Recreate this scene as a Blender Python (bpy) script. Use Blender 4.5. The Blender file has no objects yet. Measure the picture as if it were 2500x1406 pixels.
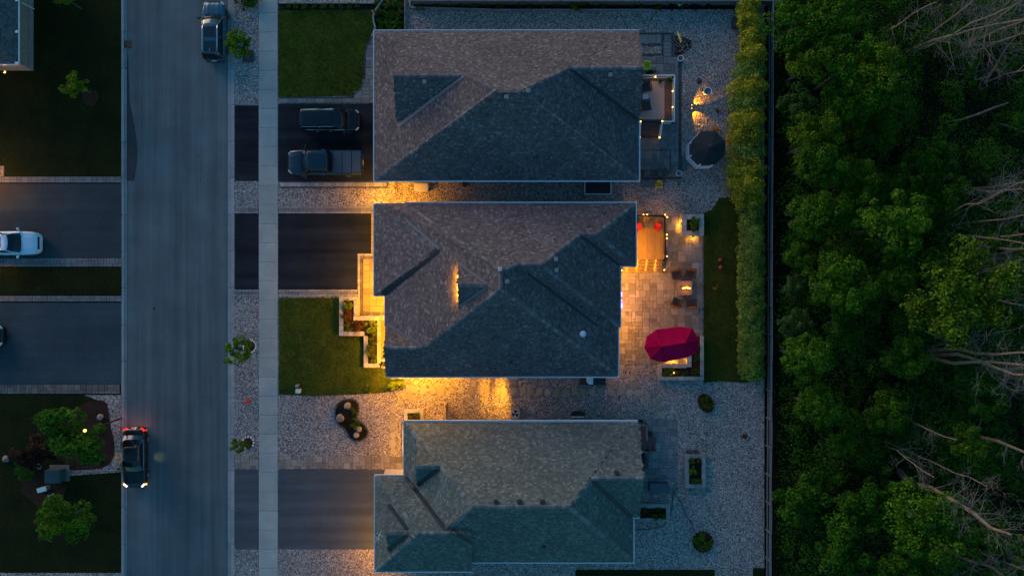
import bpy, math, random
import numpy as np
from mathutils import Vector, Matrix

R = math.radians
rng = random.Random(7)
S = bpy.context.scene

# ------------------------------------------------------------------ camera, sky, sun, exposure
CAMH = 65.0            # drone height above the street, metres
PPM = 30.0             # photo pixels per metre at street level
cam_d = bpy.data.cameras.new('camera')
cam_d.sensor_width = 36.0
cam_d.lens = 36.0 * CAMH / (2500 / PPM)
cam_d.clip_end = 1500
cam = bpy.data.objects.new('camera', cam_d)
cam.location = (0, 0, CAMH)
S.collection.objects.link(cam)
S.camera = cam

SUN_AZ, SUN_EL = R(-42), R(9)          # afterglow in the upper left (north-west) of the picture
W = bpy.data.worlds.new('World'); S.world = W; W.use_nodes = True
nt = W.node_tree
bg = nt.nodes['Background']
sky = nt.nodes.new('ShaderNodeTexSky')
sky.sky_type = 'NISHITA'; sky.sun_disc = False
sky.sun_elevation = R(3.5); sky.sun_rotation = SUN_AZ
sky.air_density = 1.0; sky.dust_density = 0.4; sky.ozone_density = 2.9
tint = nt.nodes.new('ShaderNodeMix'); tint.data_type = 'RGBA'; tint.blend_type = 'MULTIPLY'; tint.inputs[0].default_value = 1.0
tint.inputs[7].default_value = (0.60, 1.05, 1.08, 1)          # even white balance of the whole sky
nt.links.new(sky.outputs[0], tint.inputs[6]); nt.links.new(tint.outputs[2], bg.inputs[0])
bg.inputs[1].default_value = 0.10

sd = bpy.data.lights.new('sun', 'SUN'); sd.energy = 0.53; sd.angle = R(40); sd.color = (1.0, 0.64, 0.58)
sun = bpy.data.objects.new('sun', sd); S.collection.objects.link(sun)
dirv = Vector((math.sin(SUN_AZ) * math.cos(SUN_EL), math.cos(SUN_AZ) * math.cos(SUN_EL), math.sin(SUN_EL)))
sun.rotation_euler = dirv.to_track_quat('Z', 'Y').to_euler()
sun.location = (-40, 40, 40)

S.view_settings.view_transform = 'Standard'
S.view_settings.look = 'None'
S.view_settings.exposure = 2.2
S.view_settings.gamma = 1.0
S.view_settings.use_curve_mapping = False
S.render.engine = 'CYCLES'
S.cycles.use_denoising = True
S.cycles.max_bounces = 5
S.cycles.diffuse_bounces = 3
S.cycles.glossy_bounces = 3
S.cycles.sample_clamp_indirect = 3.0

# ------------------------------------------------------------------ helpers
C = S.collection
def at(px, py, z=0.0):
    k = (CAMH - z) / CAMH / PPM
    return ((px - 1250) * k, (703 - py) * k)
def at3(px, py, z=0.0):
    x, y = at(px, py, z); return Vector((x, y, z))

def tag(o, label=None, cat=None, group=None, kind=None):
    if label: o['label'] = label
    if cat: o['category'] = cat
    if group: o['group'] = group
    if kind: o['kind'] = kind
    return o

def empty(name, loc=(0, 0, 0), rz=0.0, label=None, cat=None, group=None, kind=None):
    o = bpy.data.objects.new(name, None); C.objects.link(o)
    o.location = loc; o.rotation_euler = (0, 0, rz); o.empty_display_size = 0.2
    return tag(o, label, cat, group, kind)

def link(name, me, mat=None, parent=None, loc=(0, 0, 0), rz=0.0, world=False):
    if mat is not None and not me.materials: me.materials.append(M(mat))
    o = bpy.data.objects.new(name, me); C.objects.link(o)
    o.location = loc; o.rotation_euler = (0, 0, rz)
    if parent is not None:
        o.parent = parent
        if world: o.matrix_parent_inverse = parent.matrix_basis.inverted()
    return o

def copy_tree(o, parent=None):
    c = o.copy(); C.objects.link(c); c.parent = parent
    for ch in list(o.children): copy_tree(ch, c)
    return c

def fast_mesh(name, V, F):
    """V (n,3) float, F (m,k) int with constant k."""
    V = np.asarray(V, np.float32); F = np.asarray(F, np.int32)
    me = bpy.data.meshes.new(name); m, k = F.shape
    me.vertices.add(len(V)); me.vertices.foreach_set('co', V.ravel())
    me.loops.add(m * k); me.loops.foreach_set('vertex_index', F.ravel())
    me.polygons.add(m)
    me.polygons.foreach_set('loop_start', np.arange(0, m * k, k, dtype=np.int32))
    me.polygons.foreach_set('loop_total', np.full(m, k, np.int32))
    me.update(calc_edges=True)
    return me

class MB:
    def __init__(s): s.v = []; s.f = []; s.sm = False
    def add(s, vs, fs, mx=None):
        n = len(s.v)
        if mx is not None: vs = [mx @ Vector(v) for v in vs]
        s.v += [tuple(v) for v in vs]; s.f += [tuple(i + n for i in f) for f in fs]; return s
    def box(s, c, d, rz=0.0, mx=None, top=1.0):
        hx, hy, hz = d[0] / 2, d[1] / 2, d[2] / 2
        vs = [(-hx, -hy, -hz), (hx, -hy, -hz), (hx, hy, -hz), (-hx, hy, -hz),
              (-hx * top, -hy * top, hz), (hx * top, -hy * top, hz), (hx * top, hy * top, hz), (-hx * top, hy * top, hz)]
        m = Matrix.Translation(c) @ Matrix.Rotation(rz, 4, 'Z')
        if mx is not None: m = mx @ m
        return s.add(vs, [(3, 2, 1, 0), (4, 5, 6, 7), (0, 1, 5, 4), (1, 2, 6, 5), (2, 3, 7, 6), (3, 0, 4, 7)], m)
    def bar(s, a, b, w, h=None):
        a = Vector(a); b = Vector(b); h = h or w
        d = b - a; L = d.length
        if L < 1e-6: return s
        q = d.to_track_quat('X', 'Z').to_matrix().to_4x4()
        return s.box((0, 0, 0), (L, w, h), 0, Matrix.Translation((a + b) / 2) @ q)
    def tube(s, pts, rs, n=6, cap=True):
        pts = [Vector(p) for p in pts]; base = len(s.v)
        for i, p in enumerate(pts):
            d = (pts[min(i + 1, len(pts) - 1)] - pts[max(i - 1, 0)])
            d = d.normalized() if d.length > 1e-9 else Vector((0, 0, 1))
            u = d.cross(Vector((0.31, 0.95, 0.05)));
            if u.length < 1e-3: u = d.cross(Vector((1, 0, 0)))
            u.normalize(); w = d.cross(u)
            r = rs[i] if hasattr(rs, '__len__') else rs
            for k in range(n):
                a = 2 * math.pi * k / n
                s.v.append(tuple(p + u * math.cos(a) * r + w * math.sin(a) * r))
        for i in range(len(pts) - 1):
            for k in range(n):
                k2 = (k + 1) % n
                s.f.append((base + i * n + k, base + i * n + k2, base + (i + 1) * n + k2, base + (i + 1) * n + k))
        if cap:
            s.f.append(tuple(base + k for k in reversed(range(n))))
            s.f.append(tuple(base + (len(pts) - 1) * n + k for k in range(n)))
        return s
    def lathe(s, prof, n=16, c=(0, 0, 0)):
        base = len(s.v)
        for r, z in prof:
            for k in range(n):
                a = 2 * math.pi * k / n
                s.v.append((c[0] + r * math.cos(a), c[1] + r * math.sin(a), c[2] + z))
        for i in range(len(prof) - 1):
            for k in range(n):
                k2 = (k + 1) % n
                s.f.append((base + i * n + k, base + i * n + k2, base + (i + 1) * n + k2, base + (i + 1) * n + k))
        if prof[-1][0] > 1e-4: s.f.append(tuple(base + (len(prof) - 1) * n + k for k in range(n)))
        if prof[0][0] > 1e-4: s.f.append(tuple(base + k for k in reversed(range(n))))
        return s
    def prism(s, pts, z0, z1):
        n = len(pts)
        a = sum(pts[i][0] * pts[(i + 1) % n][1] - pts[(i + 1) % n][0] * pts[i][1] for i in range(n))
        if a < 0: pts = list(reversed(pts))
        b = len(s.v)
        s.v += [(x, y, z0) for x, y in pts] + [(x, y, z1) for x, y in pts]
        s.f.append(tuple(b + n + i for i in range(n))); s.f.append(tuple(b + i for i in reversed(range(n))))
        for i in range(n):
            j = (i + 1) % n
            s.f.append((b + i, b + j, b + n + j, b + n + i))
        return s
    def mesh(s, name, mat=None, smooth=False):
        me = bpy.data.meshes.new(name); me.from_pydata(s.v, [], s.f); me.update()
        if smooth: me.polygons.foreach_set('use_smooth', [True] * len(me.polygons))
        if mat: me.materials.append(M(mat))
        return me
    def build(s, name, mat, parent=None, loc=(0, 0, 0), rz=0.0, smooth=False, world=False):
        return link(name, s.mesh(name, mat, smooth), None, parent, loc, rz, world)

# ------------------------------------------------------------------ materials
MATS = {}
SPEC = {}
def M(name):
    if name in MATS: return MATS[name]
    m = bpy.data.materials.new(name); m.use_nodes = True
    MATS[name] = m
    SPEC[name](m)
    return m

def setup(m):
    t = m.node_tree; b = t.nodes['Principled BSDF']; return t, b
def ramp(t, stops, fac):
    r = t.nodes.new('ShaderNodeValToRGB')
    e = r.color_ramp.elements
    while len(e) < len(stops): e.new(0.5)
    for el, (p, c) in zip(e, stops): el.position = p; el.color = (*c, 1)
    t.links.new(fac, r.inputs[0]); return r.outputs[0]
def coords(t, scale, space='Object'):
    tc = t.nodes.new('ShaderNodeTexCoord'); mp = t.nodes.new('ShaderNodeMapping')
    if not hasattr(scale, '__len__'): scale = (scale,) * 3
    mp.inputs['Scale'].default_value = scale
    if space == 'World':
        g = t.nodes.new('ShaderNodeNewGeometry'); t.links.new(g.outputs['Position'], mp.inputs[0])
    else: t.links.new(tc.outputs[space], mp.inputs[0])
    return mp.outputs[0]
def noise(t, scale, detail=4, rough=0.6, space='World'):
    n = t.nodes.new('ShaderNodeTexNoise'); n.inputs['Scale'].default_value = 1.0
    n.inputs['Detail'].default_value = detail; n.inputs['Roughness'].default_value = rough
    t.links.new(coords(t, scale, space), n.inputs['Vector']); return n.outputs['Fac']
def mixc(t, a, b, fac, mode='MIX'):
    n = t.nodes.new('ShaderNodeMix'); n.data_type = 'RGBA'; n.blend_type = mode
    if isinstance(fac, float): n.inputs[0].default_value = fac
    else: t.links.new(fac, n.inputs[0])
    for i, v in ((6, a), (7, b)):
        if isinstance(v, tuple): n.inputs[i].default_value = (*v, 1)
        else: t.links.new(v, n.inputs[i])
    return n.outputs[2]
def bump(t, b, h, strength=0.4, dist=0.02):
    n = t.nodes.new('ShaderNodeBump'); n.inputs['Strength'].default_value = strength; n.inputs['Distance'].default_value = dist
    t.links.new(h, n.inputs['Height']); t.links.new(n.outputs[0], b.inputs['Normal'])
def plain(name, col, rough=0.7, metal=0.0, var=0.18, scale=6.0, coat=0.0, spec=0.5):
    def f(m):
        t, b = setup(m)
        lo = tuple(c * (1 - var) for c in col); hi = tuple(min(1, c * (1 + var)) for c in col)
        t.links.new(ramp(t, [(0.3, lo), (0.7, hi)], noise(t, scale)), b.inputs['Base Color'])
        b.inputs['Roughness'].default_value = rough; b.inputs['Metallic'].default_value = metal
        b.inputs['Coat Weight'].default_value = coat; b.inputs['Coat Roughness'].default_value = 0.05
        b.inputs['Specular IOR Level'].default_value = spec
    SPEC[name] = f
def emit(name, col, strength):
    def f(m):
        t, b = setup(m)
        b.inputs['Base Color'].default_value = (*col, 1)
        b.inputs['Emission Color'].default_value = (*col, 1); b.inputs['Emission Strength'].default_value = strength
    SPEC[name] = f
def island(name, stops, rough=0.8, spec=0.3, blotch=None, trans=0.0):
    """colour varies from piece to piece of one mesh"""
    def f(m):
        t, b = setup(m)
        g = t.nodes.new('ShaderNodeNewGeometry')
        c = ramp(t, stops, g.outputs['Random Per Island'])
        if blotch:
            c = mixc(t, c, ramp(t, [(0.3, blotch[1]), (0.7, blotch[2])], noise(t, blotch[0], 3)), 1.0, 'MULTIPLY')
        t.links.new(c, b.inputs['Base Color'])
        b.inputs['Roughness'].default_value = rough; b.inputs['Specular IOR Level'].default_value = spec
        if trans:
            tr = t.nodes.new('ShaderNodeBsdfTranslucent'); t.links.new(c, tr.inputs[0])
            mx = t.nodes.new('ShaderNodeMixShader'); mx.inputs[0].default_value = trans
            t.links.new(b.outputs[0], mx.inputs[1]); t.links.new(tr.outputs[0], mx.inputs[2])
            t.links.new(mx.outputs[0], t.nodes['Material Output'].inputs[0])
    SPEC[name] = f
def perobj(name, stops, rough=0.85, grain=(14.0, 0.75, 1.2), bs=0.3):
    """colour varies from object to object (pavers, slabs)"""
    def f(m):
        t, b = setup(m)
        oi = t.nodes.new('ShaderNodeObjectInfo')
        c = ramp(t, stops, oi.outputs['Random'])
        n = noise(t, grain[0], 5)
        c = mixc(t, c, ramp(t, [(0.25, (grain[1],) * 3), (0.75, (grain[2],) * 3)], n), 1.0, 'MULTIPLY')
        n2 = noise(t, 0.7, 3)
        c = mixc(t, c, ramp(t, [(0.3, (0.85,) * 3), (0.7, (1.1,) * 3)], n2), 1.0, 'MULTIPLY')
        t.links.new(c, b.inputs['Base Color']); b.inputs['Roughness'].default_value = rough
        bump(t, b, n, bs, 0.01)
    SPEC[name] = f

def asphalt(name, col, streak=0.25, patch=0.2, dist=1.0, spots=True):
    def f(m):
        t, b = setup(m)
        c = ramp(t, [(0.3, tuple(x * (1 - patch) for x in col)), (0.7, tuple(x * (1 + patch) for x in col))], noise(t, 0.35, 5))
        c = mixc(t, c, ramp(t, [(0.35, (1 - streak,) * 3), (0.65, (1 + streak,) * 3)], noise(t, (1.3, 0.03, 1) if dist == 1.0 else (0.05, 1.5, 1), 4)), 1.0, 'MULTIPLY')
        c = mixc(t, c, ramp(t, [(0.64, (1.0,) * 3), (0.74, (0.72,) * 3)], noise(t, 0.9, 6, 0.7)), 1.0, 'MULTIPLY')
        g = noise(t, 22.0, 3, 0.7)
        c = mixc(t, c, ramp(t, [(0.3, (0.6,) * 3), (0.7, (1.5,) * 3)], g), 1.0, 'MULTIPLY')
        t.links.new(c, b.inputs['Base Color']); b.inputs['Roughness'].default_value = 0.75
        b.inputs['Specular IOR Level'].default_value = 0.2 if max(col) > .09 else 0.08
        bump(t, b, g, 0.35, 0.01)
    SPEC[name] = f
asphalt('road_asphalt', (0.084, 0.106, 0.112), 0.22, 0.18)
asphalt('drive_black', (0.0145, 0.0175, 0.023), 0.32, 0.3, 0.6)
asphalt('drive_grey', (0.070, 0.078, 0.088), 0.16, 0.12, 0.6)
asphalt('drive_far', (0.040, 0.056, 0.066), 0.08, 0.18, 0.6)
asphalt('drive_old', (0.040, 0.049, 0.055), 0.08, 0.15, 0.6)
asphalt('wet_stain', (0.042, 0.043, 0.046), 0.08, 0.15)

def gravel(m):
    t, b = setup(m)
    v = t.nodes.new('ShaderNodeTexVoronoi'); v.inputs['Scale'].default_value = 1.0
    t.links.new(coords(t, 13.5, 'World'), v.inputs['Vector'])
    sep = t.nodes.new('ShaderNodeSeparateColor'); t.links.new(v.outputs['Color'], sep.inputs[0])
    c = ramp(t, [(0.0, (0.06, 0.058, 0.058)), (0.3, (0.26, 0.21, 0.185)), (0.65, (0.47, 0.39, 0.345)), (0.9, (0.66, 0.57, 0.51)), (1.0, (0.8, 0.78, 0.76))], sep.outputs[0])
    e = ramp(t, [(0.1, (1.0,) * 3), (0.8, (0.4,) * 3)], v.outputs['Distance'])
    c = mixc(t, c, e, 0.8, 'MULTIPLY')
    c = mixc(t, c, ramp(t, [(0.25, (0.6, 0.58, 0.56)), (0.5, (0.95, 0.92, 0.90)), (0.75, (1.15, 1.11, 1.08))], noise(t, 0.4, 6)), 1.0, 'MULTIPLY')
    t.links.new(c, b.inputs['Base Color']); b.inputs['Roughness'].default_value = 0.9
    inv = t.nodes.new('ShaderNodeMath'); inv.operation = 'SUBTRACT'; inv.inputs[0].default_value = 1.0
    t.links.new(v.outputs['Distance'], inv.inputs[1]); bump(t, b, inv.outputs[0], 0.7, 0.06)
SPEC['gravel'] = gravel
island('pebble', [(0.0, (0.05, 0.048, 0.048)), (0.35, (0.25, 0.205, 0.185)), (0.7, (0.44, 0.37, 0.335)), (0.94, (0.63, 0.55, 0.51)), (1.0, (0.78, 0.76, 0.74))], 0.85)

def lawn(name, a, bcol, mow=0.0):
    def f(m):
        t, b = setup(m)
        n1 = noise(t, 0.5, 5, 0.65); n2 = noise(t, 11.0, 4, 0.7)
        c = ramp(t, [(0.28, a), (0.72, bcol)], n1)
        c = mixc(t, c, ramp(t, [(0.3, (0.4,) * 3), (0.7, (1.7,) * 3)], n2), 1.0, 'MULTIPLY')
        c = mixc(t, c, ramp(t, [(0.45, (1.0,) * 3), (0.75, (1.35, 1.02, 1.0))], noise(t, 0.9, 6, 0.7)), 1.0, 'MULTIPLY')
        t.links.new(c, b.inputs['Base Color']); b.inputs['Roughness'].default_value = 0.95
        b.inputs['Specular IOR Level'].default_value = 0.1
        bump(t, b, n2, 0.9, 0.05)
    SPEC[name] = f
lawn('lawn_back', (0.020, 0.034, 0.004), (0.046, 0.060, 0.007))
lawn('lawn_green', (0.021, 0.044, 0.004), (0.064, 0.083, 0.009))
lawn('lawn_dark', (0.006, 0.011, 0.003), (0.017, 0.022, 0.005))
lawn('soil', (0.010, 0.008, 0.006), (0.022, 0.018, 0.012))
lawn('forest_floor', (0.004, 0.007, 0.003), (0.014, 0.014, 0.007))
lawn('mulch', (0.028, 0.014, 0.010), (0.055, 0.026, 0.018))
plain('earth', (0.03, 0.03, 0.02), 0.95, 0, 0.4, 0.3)

perobj('sidewalk_slab', [(0, (0.275, 0.295, 0.275)), (1, (0.325, 0.345, 0.32))], 0.85, (9.0, 0.88, 1.1))
perobj('kerb_concrete', [(0, (0.24, 0.24, 0.235)), (1, (0.31, 0.305, 0.295))], 0.85, (7.0, 0.75, 1.15))
perobj('paver_tan', [(0, (0.15, 0.122, 0.10)), (0.3, (0.20, 0.165, 0.135)), (0.65, (0.245, 0.205, 0.17)), (1, (0.31, 0.265, 0.225))])
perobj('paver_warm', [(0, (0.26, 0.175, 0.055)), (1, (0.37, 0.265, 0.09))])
perobj('paver_teal', [(0, (0.10, 0.12, 0.125)), (0.5, (0.145, 0.165, 0.165)), (1, (0.19, 0.21, 0.205))])
perobj('paver_grey', [(0, (0.13, 0.14, 0.14)), (0.5, (0.17, 0.175, 0.172)), (1, (0.22, 0.22, 0.21))])
perobj('paver_light', [(0, (0.23, 0.225, 0.215)), (0.5, (0.30, 0.29, 0.28)), (1, (0.37, 0.36, 0.35))])
perobj('paver_dark', [(0, (0.035, 0.038, 0.045)), (1, (0.055, 0.058, 0.065))])
perobj('paver_brown', [(0, (0.085, 0.07, 0.062)), (0.5, (0.13, 0.105, 0.09)), (1, (0.18, 0.155, 0.135))])
perobj('paver_bluegrey', [(0, (0.13, 0.125, 0.13)), (1, (0.18, 0.172, 0.17))])
perobj('coping', [(0, (0.30, 0.27, 0.24)), (0.5, (0.37, 0.335, 0.30)), (1, (0.44, 0.405, 0.36))])
perobj('coping_grey', [(0, (0.20, 0.205, 0.2)), (1, (0.27, 0.272, 0.262))])
perobj('flagstone', [(0, (0.24, 0.20, 0.135)), (0.5, (0.31, 0.26, 0.18)), (1, (0.36, 0.32, 0.25))])
perobj('boulder', [(0, (0.17, 0.15, 0.135)), (1, (0.30, 0.27, 0.245))], 0.9, (4.0, 0.6, 1.2), 0.8)
perobj('deck_board', [(0, (0.26, 0.145, 0.04)), (1, (0.33, 0.195, 0.06))], 0.65, ((40, 2, 10), 0.8, 1.15))
perobj('deck_board_brown', [(0, (0.060, 0.042, 0.042)), (1, (0.085, 0.060, 0.058))], 0.7, ((40, 2, 10), 0.8, 1.15))
perobj('deck_board_red', [(0, (0.13, 0.055, 0.048)), (1, (0.19, 0.085, 0.075))], 0.7, ((40, 2, 10), 0.8, 1.15))
perobj('cap_pink', [(0, (0.085, 0.07, 0.075)), (0.6, (0.13, 0.112, 0.116)), (1, (0.21, 0.185, 0.185))])
perobj('cap_green', [(0, (0.075, 0.09, 0.086)), (0.6, (0.12, 0.135, 0.128)), (1, (0.19, 0.205, 0.19))])
island('shingle_pink', [(0.0, (0.070, 0.055, 0.058)), (0.6, (0.112, 0.088, 0.090)), (0.9, (0.138, 0.110, 0.110)), (1.0, (0.205, 0.17, 0.162))], 0.9, 0.2, (0.3, (0.88,) * 3, (1.1,) * 3))
island('shingle_green', [(0.0, (0.056, 0.072, 0.070)), (0.6, (0.088, 0.106, 0.101)), (0.9, (0.112, 0.132, 0.124)), (1.0, (0.155, 0.178, 0.165))], 0.9, 0.2, (0.3, (0.88,) * 3, (1.1,) * 3))
island('shingle_dark', [(0.0, (0.05, 0.055, 0.06)), (1.0, (0.11, 0.115, 0.12))], 0.9, 0.2)
plain('underlay', (0.06, 0.055, 0.058), 0.95)
plain('white_metal', (0.66, 0.69, 0.70), 0.4, 0.0, 0.06)
plain('white_paint', (0.7, 0.7, 0.69), 0.5, 0, 0.08)
plain('siding', (0.42, 0.40, 0.37), 0.7, 0, 0.08)
plain('brick_wall', (0.22, 0.17, 0.14), 0.85, 0, 0.3, 9.0)
plain('stone_wall', (0.20, 0.18, 0.165), 0.85, 0, 0.3, 5.0)
plain('galvanised', (0.13, 0.125, 0.13), 0.6, 0.1, 0.1)
plain('dark_flashing', (0.012, 0.011, 0.012), 0.6, 0.0, 0.2)
plain('vent_grey', (0.20, 0.20, 0.21), 0.6, 0.2)
plain('vent_dark', (0.035, 0.035, 0.04), 0.6, 0.2)
plain('black_plastic', (0.014, 0.014, 0.016), 0.55)
plain('charcoal', (0.03, 0.03, 0.034), 0.7)
plain('dark_metal', (0.03, 0.027, 0.025), 0.45, 0.5)
plain('glass_dark', (0.004, 0.008, 0.010), 0.06, 0.0, 0.1, 3.0, 0.0)
plain('window_glass', (0.03, 0.035, 0.04), 0.08)
plain('garage_door', (0.30, 0.27, 0.24), 0.6, 0, 0.06)
plain('wood_brown', (0.16, 0.09, 0.05), 0.7, 0, 0.25, 8.0)
plain('wood_rail', (0.125, 0.125, 0.13), 0.8, 0, 0.25, 5.0)
plain('bark', (0.05, 0.04, 0.032), 0.9, 0, 0.35, 6.0)
plain('bark_twig', (0.14, 0.112, 0.092), 0.9, 0, 0.4, 3.0)
plain('bark_pale', (0.18, 0.128, 0.085), 0.9, 0, 0.4, 3.0)
plain('chair_wicker', (0.018, 0.017, 0.018), 0.75, 0, 0.3, 30)
plain('chair_wood', (0.13, 0.05, 0.015), 0.6, 0, 0.2, 10)
plain('cushion_red', (0.62, 0.012, 0.012), 0.85, 0, 0.08)
plain('umbrella_red', (0.50, 0.003, 0.045), 0.95, 0, 0.12, 2.0, 0.0, 0.05)
plain('rug_beige', (0.34, 0.29, 0.26), 0.95, 0, 0.1, 20)
plain('table_pale', (0.50, 0.55, 0.62), 0.35)
plain('umbrella_seam', (0.24, 0.003, 0.025), 0.95, 0, 0.12, 2.0, 0.0, 0.05)
plain('stone_pink', (0.13, 0.10, 0.095), 0.8)
plain('lime_plastic', (0.30, 0.55, 0.02), 0.45)
plain('yellow_paint', (0.80, 0.52, 0.10), 0.5)
plain('yellow_plastic', (0.62, 0.36, 0.01), 0.45)
plain('pot_white', (0.62, 0.65, 0.66), 0.5)
plain('pot_soil', (0.10, 0.12, 0.13), 0.9)
plain('pot_brown', (0.05, 0.03, 0.022), 0.7)
plain('gazebo_roof', (0.008, 0.014, 0.016), 0.85, 0, 0.45, 2.5)
plain('gazebo_white', (0.62, 0.60, 0.66), 0.5)
plain('teal_pad', (0.06, 0.11, 0.12), 0.7)
plain('utility_green', (0.018, 0.055, 0.06), 0.55)
plain('mint_paint', (0.42, 0.62, 0.55), 0.5)
plain('rust_iron', (0.09, 0.055, 0.045), 0.7, 0.3)
plain('hydrant_red', (0.5, 0.012, 0.012), 0.45)
plain('bin_beige', (0.46, 0.42, 0.39), 0.5)
plain('box_slate', (0.045, 0.065, 0.085), 0.5)
plain('cable', (0.03, 0.03, 0.035), 0.6)
plain('rubber', (0.012, 0.012, 0.013), 0.85)
plain('rim_alloy', (0.35, 0.35, 0.36), 0.35, 0.8)
plain('chrome', (0.6, 0.6, 0.62), 0.2, 1.0)
plain('lamp_lens', (0.5, 0.52, 0.55), 0.1, 0, 0.1, 6, 0.5)
plain('tail_lens', (0.25, 0.006, 0.006), 0.15, 0, 0.1, 6, 0.5)
plain('amber_lens', (0.5, 0.16, 0.01), 0.15, 0, 0.1, 6, 0.5)
for nm, c in (('paint_blue', (0.014, 0.075, 0.11)), ('paint_navy', (0.003, 0.006, 0.010)), ('paint_slate', (0.007, 0.026, 0.040)),
              ('paint_white', (0.40, 0.60, 0.72)), ('paint_black', (0.004, 0.008, 0.010))):
    plain(nm, c, 0.28, 0.0, 0.04, 1.0, 0.0, 0.5)
plain('tonneau', (0.028, 0.056, 0.084), 0.7)
plain('sunroof', (0.01, 0.012, 0.018), 0.08, 0, 0.05, 2, 0.5)
AMBER = (1.0, 0.40, 0.004)
emit('lamp_amber', (1.0, 0.52, 0.08), 1.6)
emit('lamp_small', (1.0, 0.48, 0.07), 1.4)
emit('lamp_violet', (0.22, 0.10, 1.0), 4.0)
emit('flame', (1.0, 0.27, 0.03), 1.7)
emit('headlight_on', (1.0, 0.93, 0.85), 0.55)
emit('taillight_on', (1.0, 0.02, 0.01), 0.45)
emit('indicator_on', (1.0, 0.3, 0.02), 0.7)
LEAF = {
 'leaf_street': [(0, (0.045, 0.085, 0.002)), (0.6, (0.12, 0.20, 0.005)), (1, (0.24, 0.34, 0.012))],
 'leaf_wood': [(0, (0.015, 0.062, 0.004)), (0.6, (0.048, 0.14, 0.006)), (1, (0.12, 0.235, 0.012))],
 'leaf_wood_yellow': [(0, (0.026, 0.064, 0.003)), (0.6, (0.072, 0.14, 0.006)), (1, (0.15, 0.235, 0.012))],
 'leaf_wood_blue': [(0, (0.020, 0.055, 0.012)), (1, (0.07, 0.15, 0.035))],
 'leaf_under': [(0, (0.016, 0.068, 0.004)), (1, (0.060, 0.17, 0.009))],
 'leaf_hedge': [(0, (0.07, 0.13, 0.016)), (0.6, (0.165, 0.265, 0.04)), (1, (0.31, 0.43, 0.085))],
 'leaf_hedge_yellow': [(0, (0.14, 0.15, 0.008)), (0.6, (0.32, 0.32, 0.02)), (1, (0.52, 0.49, 0.05))],
 'leaf_shrub': [(0, (0.04, 0.075, 0.004)), (1, (0.13, 0.20, 0.012))],
 'leaf_lime': [(0, (0.07, 0.12, 0.003)), (1, (0.22, 0.30, 0.015))],
 'leaf_red': [(0, (0.08, 0.04, 0.012)), (1, (0.20, 0.10, 0.025))],
 'leaf_purple': [(0, (0.020, 0.010, 0.008)), (1, (0.050, 0.024, 0.018))],
 'leaf_gold': [(0, (0.18, 0.12, 0.008)), (1, (0.36, 0.25, 0.02))],
 'grass_blade': [(0, (0.016, 0.024, 0.002)), (1, (0.065, 0.066, 0.007))],
}
for k, v in LEAF.items(): island(k, v, 0.8, 0.12, (0.9 if 'grass' not in k else 0.5, (0.55, 0.6, 0.6), (1.35, 1.3, 1.2)), 0.25)

def lamp(parent, name, loc, energy, col=AMBER, radius=0.06, spot=None, aim=None, blend=0.6, world=False):
    d = bpy.data.lights.new(name, 'SPOT' if spot else 'POINT')
    d.energy = energy * 0.88; d.color = col; d.shadow_soft_size = radius
    o = bpy.data.objects.new(name, d); C.objects.link(o); o.location = loc
    if spot:
        d.spot_size = R(spot); d.spot_blend = blend
        v = Vector(aim) - Vector(loc)
        o.rotation_euler = v.to_track_quat('-Z', 'Y').to_euler()
    if parent is not None:
        o.parent = parent
        if world: o.matrix_parent_inverse = parent.matrix_basis.inverted()
    return o

# ------------------------------------------------------------------ ground, roads, paving
def slab(name, pts, z, mat, label, cat, thick=0.06, parent=None, kind='structure'):
    """pts in photo pixels at height z"""
    mb = MB().prism([at(x, y, z) for x, y in pts], z - thick, z)
    o = mb.build(name, mat, parent)
    if parent is None: tag(o, label, cat, None, kind)
    return o
def rect(x0, y0, x1, y1): return [(x0, y0), (x1, y0), (x1, y1), (x0, y1)]

g = MB().prism([(-320, -320), (320, -320), (320, 320), (-320, 320)], -0.4, -0.12).build('ground', 'earth')
tag(g, 'bare earth sheet under the whole neighbourhood', 'ground', None, 'structure')
road = slab('road', rect(303, -700, 560, 2100), 0.0, 'road_asphalt', 'blue grey asphalt street running past the driveways', 'road', 0.1)
slab('water_stain', [(304, 52), (307, 90), (312, 140), (315, 200), (317, 250), (323, 280), (329, 310), (333, 340), (336, 372), (334, 400), (330, 430), (328, 441), (309, 443), (309, 250), (306, 150)],
     0.004, 'wet_stain', 'long dark damp stain along the gutter of the street', 'stain', 0.003)

def unit_piece():
    mb = MB()
    vs = [(-.5, -.5, -.5), (.5, -.5, -.5), (.5, .5, -.5), (-.5, .5, -.5), (-.5, -.5, .36), (.5, -.5, .36), (.5, .5, .36), (-.5, .5, .36),
          (-.46, -.46, .5), (.46, -.46, .5), (.46, .46, .5), (-.46, .46, .5)]
    fs = [(8, 9, 10, 11)] + [(i, (i + 1) % 4, 4 + (i + 1) % 4, 4 + i) for i in range(4)] + [(4 + i, 4 + (i + 1) % 4, 8 + (i + 1) % 4, 8 + i) for i in range(4)]
    mb.add(vs, fs); return mb
PIECES = {}
def piece(name, mat, cx, cy, ztop, w, d, h, parent, rz=0.0, jit=0.0):
    key = (name, mat)
    if key not in PIECES: PIECES[key] = unit_piece().mesh(name, mat)
    o = bpy.data.objects.new(name, PIECES[key]); C.objects.link(o)
    o.location = (cx, cy, ztop - h / 2 + rng.uniform(-jit, jit)); o.scale = (w, d, h); o.rotation_euler = (0, 0, rz)
    if parent is not None:
        o.parent = parent; o.matrix_parent_inverse = parent.matrix_basis.inverted()
    return o

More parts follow.
